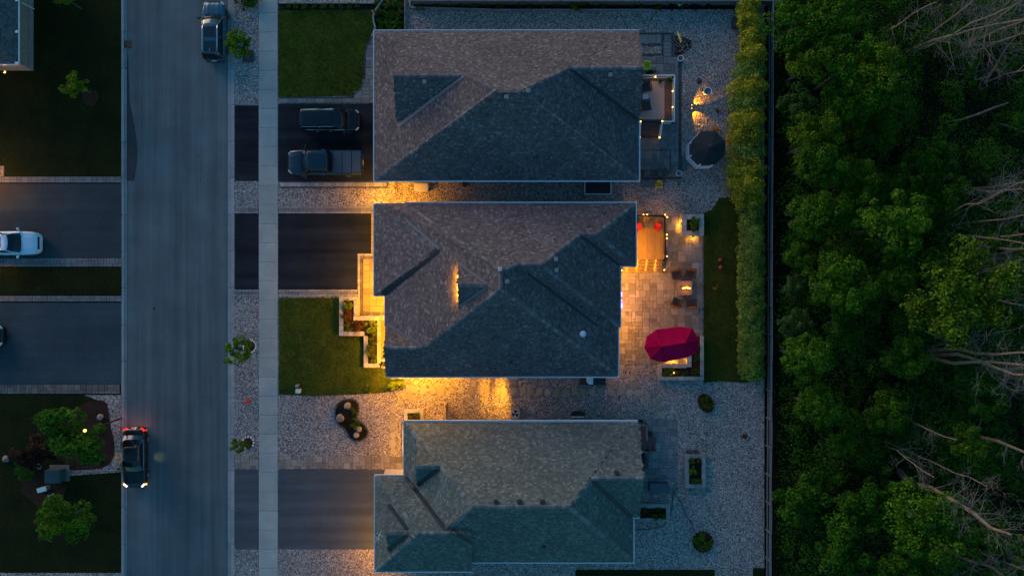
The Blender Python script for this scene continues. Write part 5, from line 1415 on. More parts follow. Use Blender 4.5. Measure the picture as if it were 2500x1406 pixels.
rail(d2, (1626, 634), (1622, 662), (D2, .2), (D2 + .85, .95), 'dark_metal', 'dark_metal', .11, .1)
rail(d2, (1519, 655), (1519, 662), (.4, .2), (1.2, 1.0), 'dark_metal', 'dark_metal', .11, .08)
for (px, py) in ((1571, 524.5), (1580, 524.5), (1624, 524.5), (1629, 530), (1628, 573), (1628, 582), (1628, 626), (1622, 659), (1519, 660)):
    cap_light(d2, px, py, 1.15, 1.6, 'rail_light')
chair('patio_chair', 1559, 556, D2, R(-65), 'red cushioned chair on the golden deck beside the house wall', 'wood_brown', 'cushion_red', s=.8)
chair('patio_chair', 1603, 556, D2, R(-115), 'red cushioned chair on the golden deck beside the dark rail', 'wood_brown', 'cushion_red', s=.8)
t = empty('side_table', (*at(1580, 551, D2 + .5), D2), 0, 'small square table between the red cushioned chairs', 'table')
MB().box((0, 0, .45), (.36, .36, .05)).build('table_top', 'stone_pink', t)
for a in (-1, 1):
    for b_ in (-1, 1): MB().box((a * .14, b_ * .14, .21), (.04, .04, .42)).build('leg', 'wood_brown', t)
# wall washers on the planters
def washer(px, py, z, aim, e, label):
    o = empty('planter_light', (*at(px, py, z), z), 0, label, 'light')
    MB().box((0, 0, 0), (.14, .10, .06)).build('housing', 'dark_metal', o); MB().box((0, 0, -.04), (.11, .08, .03)).build('lens', 'lamp_amber', o)
    v = Vector((*at(*aim, .1), .1)) - o.location
    n_ = Vector((v.x, v.y, 0)).normalized(); t_ = Vector((-n_.y, n_.x, 0))
    MB().bar(t_ * -.5 + n_ * .02, t_ * .5 + n_ * .02, .05, .03).build('light_bar', 'dark_metal', o)
    for q, f in ((-.5, .18), (-.25, .5), (0, 1.0), (.25, .5), (.5, .18)):
        p_ = t_ * q + n_ * .07; lamp(o, 'planter_glow', (p_.x, p_.y, -.14), e * f * .16, (1, .44, .03), .04)
washer(1663, 548, .46, (1656, 548), 22, 'amber wall light on the left side of the square planter')
washer(1691, 577.5, .46, (1691, 584), 22, 'amber wall light on the bottom side of the square planter')
washer(1643, 887, .45, (1643, 878), 24, 'amber wall light on the inner face of the L shaped patio planter')
washer(1677, 872, .45, (1668, 872), 8, 'amber wall light on the upright arm of the L shaped patio planter')
o = empty('garden_light', (*at(1645, 910, .9), .4), 0, 'tiny amber garden light among the clipped patio shrubs', 'light'); MB().tube([(0, 0, 0), (0, 0, .5)], .015, 5).build('stake', 'dark_metal', o); MB().lathe([(.03, .5), (.05, .53), (.01, .58)], 8).build('lens', 'lamp_small', o); lamp(o, 'garden_glow', (0, 0, .66), 1.0)

# fire table and chairs
ft = empty('fire_table', (*at(1670, 703, .5), .15), 0, 'square stone fire table burning between four wicker chairs', 'fire table')
MB().box((0, 0, .22), (.95, .85, .44), 0, None, .97).build('base', 'stone_pink', ft); MB().box((0, 0, .47), (1.25, 1.15, .06)).build('table_top', 'stone_pink', ft)
MB().box((.08, 0, .51), (.75, .34, .03)).build('burner_tray', 'black_plastic', ft)
fl = MB()
for k in range(9):
    a = -.22 + .07 * k; hh = rng.uniform(.14, .3); yy = rng.uniform(-.06, .06)
    fl.lathe([(.055, 0), (.075, hh * .35), (.04, hh * .75), (.001, hh)], 7, (a + .08, yy, .52))
fl.build('flame', 'flame', ft); lamp(ft, 'fire_light', (.08, 0, 1.0), 8, (1, .34, .06), .2)
for (px, py, rz, lab) in ((1652, 671, R(-82), 'top left'), (1686, 669, R(-96), 'top right'), (1652, 738, R(70), 'bottom left'), (1688, 740, R(92), 'bottom right')):
    chair('wicker_chair', px, py, .15, rz, 'dark wicker chair at the %s of the fire table' % lab, 'chair_wicker', 'chair_wicker', 'chair_wood', 1.12, 'chairs round the fire table')

# red double parasol
um = empty('parasol', (*at(1641, 842, 0), .15), 0, 'large oval deep red double parasol over the patio', 'parasol')
zc = 2.45
edge = [(1573, 849), (1579, 821), (1604, 804), (1662, 797), (1691, 802), (1707, 831), (1701, 860), (1677, 873), (1618, 884), (1588, 877)]
hubs = [(1616, 846), (1648, 841), (1674, 836)]
def U(px, py, z): p = at3(px, py, z); return p
mb = MB(); E = [U(*q, zc) for q in edge]; Hh = [U(*q, zc + .8) for q in hubs]
c0 = um.matrix_basis
hubof = [0, 0, 1, 1, 2, 2, 2, 1, 1, 0]
hubof = [0, 0, 0, 2, 2, 2, 2, 2, 0, 0]
panels = []
for i in range(10):
    a, b_ = i, (i + 1) % 10; ha, hb_ = hubof[a], hubof[b_]
    pm = MB()
    if ha == hb_: vs = [E[a], E[b_], Hh[ha]]; n_ = 3
    else: vs = [E[a], E[b_], Hh[hb_], Hh[1], Hh[ha]]; n_ = 5
    lo = [v - Vector((0, 0, .03)) for v in vs]
    pm.add(vs + lo, [tuple(range(n_)), tuple(reversed(range(n_, 2 * n_)))] + [(k, (k + 1) % n_, n_ + (k + 1) % n_, n_ + k) for k in range(n_)])
    pm.build('canopy_panel', 'umbrella_red', um, world=True)
    MB().tube([Hh[ha] + Vector((0, 0, .008)), E[a] + Vector((0, 0, .008))], .014, 5).build('seam', 'umbrella_seam', um, world=True)
    MB().tube([Hh[ha] - Vector((0, 0, .04)), E[a] - Vector((0, 0, .04))], .018, 5).build('rib', 'dark_metal', um, world=True)
for h_ in Hh[::2]: MB().lathe([(.10, 0), (.08, .05), (.001, .09)], 8, h_).build('finial', 'umbrella_red', um, world=True)
m_ = U(1641, 842, 0); MB().tube([(m_.x, m_.y, .15), (m_.x, m_.y, zc + .5)], .04, 8).bar(Hh[0] - Vector((0, 0, .1)), Hh[2] - Vector((0, 0, .1)), .05).build('pole', 'dark_metal', um, world=True)
MB().box((m_.x, m_.y, .2), (.8, .8, .1), 0, None, .8).build('base', 'charcoal', um, world=True)

# gazebo
gz = empty('gazebo', (*at(1714, 371, 0), .1), 0, 'octagonal gazebo with a near black roof and white railing', 'gazebo'); EXCL.append([(1714 + 44 * math.cos(a * .785 + .39), 371 + 44 * math.sin(a * .785 + .39)) for a in range(8)])
gc = at3(1712, 374, 0)
oc = [(math.cos(R(22.5 + 45 * k)), math.sin(R(22.5 + 45 * k))) for k in range(8)]
MB().prism([(gc.x + 1.42 * a, gc.y + 1.42 * b_) for a, b_ in oc], .1, .25).build('floor', 'wood_rail', gz, world=True)
apex = Vector((gc.x, gc.y, 3.15)); ev = [Vector((gc.x + 1.42 * a, gc.y + 1.42 * b_, 2.35)) for a, b_ in oc]
for k in range(8):
    a, b_ = ev[k], ev[(k + 1) % 8]
    nseg = 5
    for j in range(nseg):
        p0, p1 = a.lerp(apex, j / nseg), b_.lerp(apex, j / nseg); q0, q1 = a.lerp(apex, (j + 1) / nseg), b_.lerp(apex, (j + 1) / nseg); u = Vector((0, 0, .035)); w_ = Vector((0, 0, -.01))
        MB().add([p0 + u, p1 + u, q1 + w_, q0 + w_, p0 - u, p1 - u, q1 - u, q0 - u], [(0, 1, 2, 3), (7, 6, 5, 4), (4, 5, 1, 0), (5, 6, 2, 1), (3, 7, 4, 0)]).build('roof_course', 'gazebo_roof', gz, world=True)
    MB().box((gc.x + 1.34 * oc[k][0], gc.y + 1.34 * oc[k][1], 1.3), (.09, .09, 2.15)).build('post', 'gazebo_white', gz, world=True)
    if k not in (0,):
        A, B = Vector((gc.x + 1.38 * oc[k][0], gc.y + 1.38 * oc[k][1], 1.05)), Vector((gc.x + 1.38 * oc[(k + 1) % 8][0], gc.y + 1.38 * oc[(k + 1) % 8][1], 1.05))
        mb = MB().bar(A, B, .12, .06).bar(A - Vector((0, 0, .72)), B - Vector((0, 0, .72)), .1, .06)
        for j in range(1, 9): p = A.lerp(B, j / 9); mb.box((p.x, p.y, .69), (.055, .055, .7))
        mb.build('railing', 'gazebo_white', gz, world=True)
MB().lathe([(.16, 0), (.14, .12), (.05, .16), (.03, .4)], 8, apex - Vector((0, 0, .05))).build('finial', 'black_plastic', gz, world=True)
o = MB().prism([at(*q, .2) for q in [(1665, 383), (1672, 383), (1680, 402), (1677, 416), (1665, 416)]], .1, .19).build('step_pad', 'teal_pad'); tag(o, 'teal step pad beside the gazebo railing', 'pad')

# pots, sign, odds and ends by house 1
def pot(px, py, r, label, h=.45, inner='pot_soil', mat='pot_white', z0=.13):
    e = empty('pot', (*at(px, py, h), z0), 0, label, 'pot')
    MB().lathe([(r * .7, 0), (r * .98, h), (r, h + .02), (r * .86, h + .02), (r * .82, h - .07)], 18).build('rim', mat, e, smooth=False)
    MB().lathe([(r * .82, h - .12), (r * .83, h - .06)], 18).build('soil', inner, e); return e
pot(1661, 144, .24, 'white rimmed round pot at the corner of the dark patio border'); pot(1657, 424, .23, 'white rimmed round pot at the bottom corner of the dark patio border'); pot(1727.5, 224, .33, 'large white rimmed pot beside the lit gravel', .5)
pot(1661, 9, .18, 'white pot on a pale stake by the top fence', .5)
pot(1680, 1103, .2, 'dark round pot above the tall grey planter', .3, 'pot_soil', 'pot_brown'); pot(1698, 1102, .18, 'dark square looking pot beside the round one above the planter', .3, 'pot_soil', 'pot_brown')
sg_ = empty('yellow_sign', (*at(1659, 92, .7), .11), R(20), 'tall yellow arrow shaped board standing on the gravel', 'sign')
mb = MB(); pts = [(-.07, .0), (.07, .12), (.07, .85), (0, 1.15), (-.07, .85)]
B_ = MB().prism([(-.07, -.5), (.08, -.28), (.09, .34), (.02, .58), (-.08, .25)], .55, .6); B_.build('board', 'yellow_paint', sg_)
MB().tube([(0, 0, 0), (0, 0, .56)], .03, 6).build('post', 'wood_brown', sg_); MB().box((.13, .22, .58), (.06, .08, .04)).build('tab', 'yellow_paint', sg_)
shrub(1745, 318, 10, 'leaf_gold', 1, 'golden tuft of grass above the gazebo', h=.4); shrub(1753, 271, 5, 'leaf_gold', 2, 'tiny golden tuft on the gravel near the large pot', h=.25)
def ground_spot(px, py, tx, ty, e, label):
    o = empty('ground_spotlight', (*at(px, py, .2), .11), 0, label, 'light')
    MB().tube([(0, 0, 0), (0, 0, .12)], .02, 6).build('stake', 'dark_metal', o); MB().lathe([(.05, .1), (.06, .2), (.03, .24)], 8).build('head', 'dark_metal', o)
    v = Vector((*at(tx, ty, .1), .1)) - Vector((*at(px, py, .1), .40))
    d = bpy.data.lights.new('ground_beam', 'SPOT'); d.energy = e; d.color = AMBER; d.spot_size = R(62); d.spot_blend = .5; d.shadow_soft_size = .03
    l = bpy.data.objects.new('ground_beam', d); C.objects.link(l); l.parent = o; l.location = (0, 0, .30); l.rotation_euler = v.to_track_quat('-Z', 'Y').to_euler()
    MB().lathe([(.03, .22), (.035, .25)], 8).build('lens', 'lamp_small', o)
ground_spot(1688, 258, 1712, 239, 80, 'ground spotlight washing the gravel towards the large pot'); ground_spot(1688, 266, 1706, 289, 80, 'ground spotlight washing the gravel towards the gazebo')
o = empty('garden_ornament', (*at(1710, 309, .2), .11), 0, 'small pale whale tail shaped ornament on the gravel', 'ornament')
MB().tube([(0, -.18, .02), (0, 0, .2)], [.05, .03], 6).tube([(0, 0, .2), (-.16, .1, .25), (-.24, .16, .22)], [.03, .05, .012], 6).tube([(0, 0, .2), (.16, .1, .25), (.24, .16, .22)], [.03, .05, .012], 6).build('tail', 'pot_white', o)
for (px, py, lab) in ((1707, 199, 'dark low rock on the gravel below the yellow sign'), (1750, 271, 'dark pebble rock right of the lit gravel')): rock(px, py, 6 if px < 1740 else 3, .12, lab, .1, 1.3, 'charcoal')
o = empty('closed_parasol', (*at(1560, 424, 1.2), .15), R(200), 'black folded parasol half hidden under the eave of the pink roof', 'parasol')
MB().tube([(0, 0, 0), (0, 0, 2.1)], .03, 6).build('pole', 'dark_metal', o); MB().lathe([(.10, .9), (.42, 1.0), (.45, 1.2), (.2, 1.8), (.03, 2.1)], 7).build('canopy', 'black_plastic', o); MB().box((0, 0, .05), (.6, .6, .1)).build('base', 'charcoal', o)
chair('patio_chair', 1624, 421, .15, R(35), 'dark brown patio chair tilted across the inner slab border', 'wood_brown', 'deck_board_brown', s=1.0); chair('patio_chair', 1597, 423, .15, R(80), 'dark brown patio chair near the folded black parasol', 'wood_brown', 'deck_board_brown', s=1.0)
o = empty('hose_reel', (*at(1609, 449, .3), .11), 0, 'yellow ring coil on a low pale board below the dark patio', 'hose')
MB().box((-.5, 0, .04), (1.9, .6, .08)).build('board', 'wood_rail', o)
pts = [(.26 * math.cos(a * .524) , .26 * math.sin(a * .524), .17) for a in range(13)]; MB().tube(pts, .085, 8).build('coil', 'yellow_plastic', o); MB().box((0, 0, .1), (.62, .6, .04)).build('plate', 'yellow_plastic', o)
o = empty('window_well', (*at(1461, 458, .4), .1), 0, 'white framed black window well beside the wall of the pink roofed house', 'window well')
(X0, Y1), (X1, Y0) = at(1428, 440, .5), at(1492, 474, .5); cx, cy = (X0 + X1) / 2, (Y0 + Y1) / 2
MB().box((cx, cy, .18), (X1 - X0 - .1, Y1 - Y0 - .1, .16)).build('cover', 'black_plastic', o, world=True)
MB().box((cx, Y0, .42), (X1 - X0, .08, .06)).box((X0, cy, .42), (.08, Y1 - Y0, .06)).box((X1, cy, .42), (.08, Y1 - Y0, .06)).build('frame', 'white_metal', o, world=True)
mb = MB()
for q in ((X0, Y0), (X1, Y0), (X0, Y1), (X1, Y1)): mb.box((*q, .26), (.06, .06, .3))
mb.build('frame_post', 'white_metal', o, world=True)
o = empty('storage_bin', (*at(1030, 459, .4), .1), 0, 'beige rounded storage bin on the gravel between two houses', 'bin')
mb = MB(); pr = [(.58 * math.copysign(min(1, abs(math.cos(a)) ** .35), math.cos(a)), .35 * math.copysign(min(1, abs(math.sin(a)) ** .35), math.sin(a))) for a in [i * math.pi / 12 for i in range(24)]]
rings = [[(x * s_, y * s_, z) for x, y in pr] for s_, z in ((.94, 0), (.97, .5), (1.0, .52), (1.0, .6), (.93, .66), (.6, .68))]
loft(rings[:2]).build('tub', 'bin_beige', o); loft(rings[2:]).build('lid', 'bin_beige', o)
o = empty('hose_pot', (*at(1135, 450, .3), .1), 0, 'small dark round pot against the wall between two houses', 'pot'); MB().lathe([(.18, 0), (.24, .3), (.2, .34), (.15, .3)], 12).build('body', 'black_plastic', o); MB().tube([(.1, 0, .3), (.0, .05, .36), (-.1, 0, .3)], .03, 5).build('handle', 'charcoal', o)
o = empty('garden_stake', (*at(968, 458, .4), .1), 0, 'leaning wooden stake by the lamplit gravel', 'stake'); MB().tube([(0, .35, .9), (.05, -.35, .0)], [.03, .045], 6).build('pole', 'wood_brown', o); MB().bar((-.08, .3, .8), (.1, .32, .82), .05, .03).build('crosspiece', 'wood_brown', o)

# between house 2 and 3
o = empty('air_conditioner', (*at(1258, 1009, .7), .1), 0, 'square grey air conditioner with a round fan by the lower house', 'air conditioner')
MB().box((0, 0, .35), (.76, .76, .7)).build('case', 'vent_grey', o); MB().lathe([(.37, .70), (.37, .73), (.30, .73), (.30, .705)], 20).build('fan_ring', 'bin_beige', o); MB().lathe([(.295, .701), (.295, .708)], 20).build('fan_well', 'black_plastic', o)
for k in range(3):
    a = k * 2.09 + .4; MB().add([(.04 * math.cos(a), .04 * math.sin(a), .722), (.27 * math.cos(a - .3), .27 * math.sin(a - .3), .718), (.27 * math.cos(a + .3), .27 * math.sin(a + .3), .735)], [(0, 1, 2)]).build('fan_blade', 'table_pale', o)
MB().lathe([(.05, .72), (.04, .75), (.001, .76)], 8).build('hub', 'chrome', o)
o = empty('side_fence', (*at(1093, 1012), .1), 0, 'short thin dark fence panel between the two lower houses', 'fence'); MB().box((0, .25, .8), (.05, 1.4, 1.4)).build('panel', 'wood_brown', o)
for yy in (-.45, .95): MB().box((0, yy, .8), (.1, .1, 1.6)).build('post', 'wood_brown', o)
o = empty('window_well', (*at(1410, 1014), .1), 0, 'black half round window well by the wall of the grey green roofed house', 'window well')
pts = [(.62 * math.cos(a), .42 * math.sin(a)) for a in [i * math.pi / 12 for i in range(13)]]
MB().prism(pts, 0, .12).build('well', 'black_plastic', o); MB().box((0, -.06, .2), (1.1, .08, .06)).build('lip', 'white_metal', o)
o = empty('window_well', (*at(1447, 928, .2), .1), 0, 'wide black covered well below the eave of the lamplit house', 'window well')
MB().box((0, 0, .2), (2.1, .75, .3), 0, None, .97).build('cover', 'black_plastic', o); MB().box((0, -.33, .36), (2.05, .05, .03)).build('lip', 'charcoal', o)
# back of house 3
d3 = empty('deck', (*at(1572, 1070), .1), 0, 'small reddish deck with steps behind the grey green roofed house', 'deck')
boards(d3, 1545, 1038, 1579, 1101, .7, 'deck_board_red'); rail(d3, (1556, 1037.5), (1580, 1037.5), .7, 1.6, 'wood_rail', 'wood_rail'); rail(d3, (1580, 1037.5), (1580, 1076), .7, 1.6, 'wood_rail', 'wood_rail'); rail(d3, (1562, 1103), (1584, 1103), .7, 1.6, 'wood_rail', 'dark_metal')
for k in range(3): boards(d3, 1580 + k * 7, 1066, 1587.5 + k * 7, 1100, .55 - k * .17, 'deck_board_red', .13)
rail(d3, (1584, 1103), (1601, 1100), (.6, .2), (1.6, 1.0), 'deck_board_red', 'dark_metal')
pot(1563, 1030, .24, 'dark round pot at the top of the small reddish deck', .5, 'black_plastic', 'pot_brown'); pot(1586, 1058, .24, 'dark round pot beside the steps of the small reddish deck', .5, 'black_plastic', 'pot_brown')
o = empty('barbecue', (*at(1572, 1131, .8), .15), R(90), 'black covered barbecue half under the eave of the grey green roof', 'barbecue')
MB().lathe([(.3, 0), (.36, .6), (.34, .85), (.2, 1.0), (.001, 1.05)], 12).build('cover', 'black_plastic', o).scale = (2.2, .9, 1)
MB().box((0, 0, .04), (1.1, .5, .06)).build('foot', 'charcoal', o)
o = empty('storage_box', (*at(1608, 1189, .5), .15), 0, 'dark slate storage box on the grey green patio', 'box'); MB().box((0, 0, .25), (1.52, .72, .5)).build('tub', 'box_slate', o); MB().box((0.02, -.02, .54), (1.58, .78, .08), 0, None, .97).build('lid', 'box_slate', o)
cb = MB(); path = [(1553, 1293), (1590, 1291), (1620, 1283), (1634, 1268), (1640, 1240), (1643, 1212), (1644, 1190), (1649, 1178), (1653, 1182), (1651, 1192), (1645, 1200), (1653, 1210), (1664, 1228), (1671, 1250), (1678, 1262), (1690, 1278), (1697, 1300)]
sm = []
for i in range(len(path) - 1):
    for j in range(4): t_ = j / 4; sm.append((path[i][0] + (path[i + 1][0] - path[i][0]) * t_, path[i][1] + (path[i + 1][1] - path[i][1]) * t_))
hs = cb.tube([at3(x, y, .16) for x, y in sm], .028, 5).build('garden_hose', 'cable'); tag(hs, 'dark hose looping across the gravel between the grey planters', 'hose')

# far side odds and ends
o = empty('utility_cabinet', (*at(132, 1160, .8), .12), 0, 'dark teal utility cabinet on a pale pad across the street', 'cabinet')
MB().box((.1, .05, .05), (1.6, 1.3, .1)).build('pad', 'paver_brown', o); MB().box((0, -.05, .5), (1.15, 1.0, .85)).build('case', 'utility_green', o); MB().box((0, -.05, .95), (1.22, 1.06, .06), 0, None, .97).build('lid', 'utility_green', o)
o = empty('utility_box', (*at(106, 1193, .5), .12), R(15), 'small grey green wedge shaped utility box below the cabinet', 'box'); MB().box((0, 0, .3), (.75, .35, .6), 0, None, .92).build('case', 'vent_grey', o); MB().box((0, 0, .62), (.76, .36, .04)).build('lid', 'mint_paint', o)
o = empty('marker_post', (*at(125, 1207, .5), .12), 0, 'short white marker post below the utility boxes', 'post'); MB().tube([(0, 0, 0), (0, 0, .7)], .05, 8).build('post', 'pot_white', o); MB().lathe([(.07, .7), (.07, .75), (.001, .78)], 8).build('cap', 'pot_white', o)
o = empty('post_lamp', (*at(209, 1050, 5.6), .14), 0, 'lit post lamp shining through the large tree', 'lamp'); MB().tube([(0, 0, 0), (0, 0, 5.4)], [.07, .05], 8).build('post', 'dark_metal', o); MB().lathe([(.06, 5.45), (.10, 5.5), (.09, 5.63), (.03, 5.68)], 8).build('lantern', 'lamp_amber', o); lamp(o, 'post_light', (0, 0, 5.95), 3.5, (1, .55, .15), .06)
o = empty('drain_grate', (*at(312, 109), 0.0), 0, 'rusty brown storm drain grate in the gutter', 'grate')
MB().box((0, 0, .012), (.62, .62, .02)).build('frame', 'rust_iron', o)
for k in range(6): MB().box((0, -.24 + k * .096, .028), (.54, .05, .014)).build('bar', 'rust_iron', o)
for k, (x, y) in enumerate(((376, 753), (485, 380), (490, 398), (489, 415), (490, 441), (391, 807))):
    o = MB().lathe([(.05 if k else .1, 0), (.05 if k else .1, .006)], 9).build('tar_spot', 'rubber', None, (*at(x, y), .002)); tag(o, ('larger black tar spot in the middle of the street', 'topmost black spot of the short line of spots on the street', 'second black spot down the short line of spots on the street', 'third black spot down the short line of spots on the street', 'lowest black spot of the short line of spots on the street', 'lone small black spot below the larger tar spot')[k], 'spot', 'tar spots on the street')
# lawn ornaments of the back lawn
for (px, py, lab) in ((1758, 634, 'small pink flower pot on the back lawn, upper of the pair'), (1759, 652, 'small pink flower pot on the back lawn, lower of the pair')):
    e = empty('flower_pot', (*at(px, py, .3), .13), .5, lab, 'pot'); MB().box((0, 0, .12), (.2, .2, .24), 0, None, 1.1).build('body', 'stone_pink', e); MB().lathe([(.12, .24), (.13, .32), (.001, .36)], 8).build('flower', 'cushion_red', e)
shrub(1748, 702, 7, 'leaf_gold', 2, 'pale flowering tuft in the middle of the back lawn', h=.3)

# ------------------------------------------------------------------ split rail fence along the wood
fe = empty('rail_fence', (*at(1872, 703), .1), 0, 'long grey split rail fence between the yards and the wood', 'fence')
def fx(y): return 1875 - 6 * y / 1406
ys = list(range(-70, 1500, 68))
for i, y in enumerate(ys):
    p = at(fx(y), y, 0); piece('fence_post', 'wood_rail', p[0], p[1], 1.35, .13, .13, 1.35, fe)
    if i + 1 < len(ys):
        A, B = at3(fx(y), y, 0), at3(fx(ys[i + 1]), ys[i + 1], 0); m_ = (A + B) / 2; d = B - A
        for z in (.45, .85, 1.22):
            piece('fence_rail', 'wood_rail', m_.x + (.04 if z > .5 else -.02) + rng.uniform(-.02, .02), m_.y, z + .06, d.length + .1, .09, .10, fe, math.atan2(d.y, d.x) + rng.uniform(-.01, .01))

# ------------------------------------------------------------------ hedge
def hedge(name, label, spine, mat, seed, n, leaf, top, lob=.35):
    """spine: (px, py, half width px) ; foliage as leaf shells over a bumpy mound, cut into clumps"""
    e = empty(name, (*at(spine[len(spine) // 2][0], spine[len(spine) // 2][1]), .1), 0, label, 'hedge')
    nr = np.random.default_rng(seed)
    tot = sum(abs(b_[1] - a[1]) for a, b_ in zip(spine, spine[1:]))
    for a, b_ in zip(spine, spine[1:]):
        m = int(n * abs(b_[1] - a[1]) / tot); h = top * nr.uniform(.9, 1.1)
        nl = max(14, int(abs(b_[1] - a[1]) / 30 * 17 * (1 + lob))); per = m // nl; CC = []; NN = []
        for k in range(nl):
            t_ = nr.uniform(0, 1); bul = .72 + .38 * math.sin(math.pi * t_) if lob > .4 else .93 + .08 * math.sin(math.pi * t_); hw_ = (a[2] + (b_[2] - a[2]) * t_) / 30 * bul; q = nr.uniform(-1, 1)
            lr = hw_ * nr.uniform(.22, .30 + .25 * lob)
            zc_ = h * bul * (1 - .35 * q * q) * nr.uniform(.75, 1.0) - lr
            x_, y_ = at(a[0] + (b_[0] - a[0]) * t_, a[1] + (b_[1] - a[1]) * t_, h * .7)
            c_ = np.array([x_ + q * max(.05, hw_ - lr * .8), y_ + nr.normal(0, .1), max(.3, zc_)])
            if k % 3 == 0: c_[2] *= nr.uniform(.3, .7)
            d_ = nr.normal(size=(per, 3)); d_[:, 2] = np.abs(d_[:, 2]) - .3; d_ /= np.linalg.norm(d_, axis=1, keepdims=True)
            rad = lr * nr.uniform(.5, 1.0, per) ** .5 * (1 + .2 * np.sin(6 * d_[:, 0] + k) * np.cos(5 * d_[:, 1]))
            CC.append(c_ + d_ * rad[:, None]); NN.append(d_ + nr.normal(size=(per, 3)) * .5 + np.array([0, 0, .8]))
        m2 = m // 3; t_ = nr.uniform(-.05, 1.05, m2); ang = nr.uniform(.05, math.pi - .05, m2); hw_ = (a[2] + (b_[2] - a[2]) * t_) / 30 * ((.68 + .34 * np.sin(math.pi * np.clip(t_, 0, 1))) if lob > .4 else .9)
        py_ = a[1] + (b_[1] - a[1]) * t_; k_ = (CAMH - h * .6) / CAMH / 30
        rd = .92 + .10 * np.sin(py_ * .35 + 2 * ang) * np.sin(ang * 4 + py_ * .13) + nr.normal(0, .05, m2)
        CC.append(np.stack([(a[0] + (b_[0] - a[0]) * t_ - 1250) * k_ + np.cos(ang) * hw_ * rd, (703 - py_) * k_, np.sin(ang) ** .6 * h * .82 * rd], 1)); NN.append(np.stack([np.cos(ang) * .6, 0 * ang, np.sin(ang) + .6], 1) + nr.normal(0, .45, (m2, 3)))
        CC = np.concatenate(CC); Nn = np.concatenate(NN); X, Y, Z = CC[:, 0], CC[:, 1], np.maximum(CC[:, 2], .12)
        me = leaf_cloud('foliage_clump', np.stack([X, Y, Z], 1), Nn, leaf, mat if not isinstance(mat, (list, tuple)) else mat[int(nr.integers(len(mat)))], seed + m)
        link('foliage_clump', me, None, e, world=True)
        cx, cy = at((a[0] + b_[0]) / 2, (a[1] + b_[1]) / 2); mb = MB()
        for k in range(3): mb.tube([(cx + .3 * (k - 1), cy, .1), (cx + .25 * (k - 1), cy + .1, h * .8)], [.05, .02], 5)
        mb.build('stem', 'bark', e, world=True)
    return e
hedge('clipped_hedge', 'dense clipped green hedge along the narrow back lawn', [(1836, 480, 34), (1838, 530, 34), (1840, 580, 34), (1840, 630, 36), (1838, 680, 36), (1840, 730, 35), (1839, 780, 35), (1838, 830, 35), (1839, 880, 34), (1840, 925, 30)], 'leaf_hedge', 5, 34000, .085, 2.0, .25)
hedge('loose_hedge', 'loose yellow green hedge of tall shrubs behind the gazebo', [(1832, -8, 26), (1832, 30, 30), (1838, 70, 30), (1842, 110, 34), (1838, 150, 38), (1830, 190, 46), (1828, 230, 48), (1832, 270, 44), (1828, 310, 46), (1826, 350, 46), (1828, 390, 46), (1824, 430, 48), (1828, 470, 44), (1834, 500, 36)], ['leaf_hedge_yellow', 'leaf_hedge_yellow', 'leaf_hedge'], 6, 38000, .115, 2.6, .6)
shrub(1828, 34, 27, 'leaf_lime', 1, 'separate rounded green bush at the top end of the loose hedge', h=1.7, rpy=30)
o = empty('compost_box', (*at(1797, 56, .4), .1), 0, 'dark box at the foot of the separate hedge bush', 'box'); MB().box((0, 0, .25), (.6, .75, .5), 0, None, .96).build('body', 'charcoal', o); MB().box((0, 0, .52), (.64, .8, .05)).build('lid', 'charcoal', o)

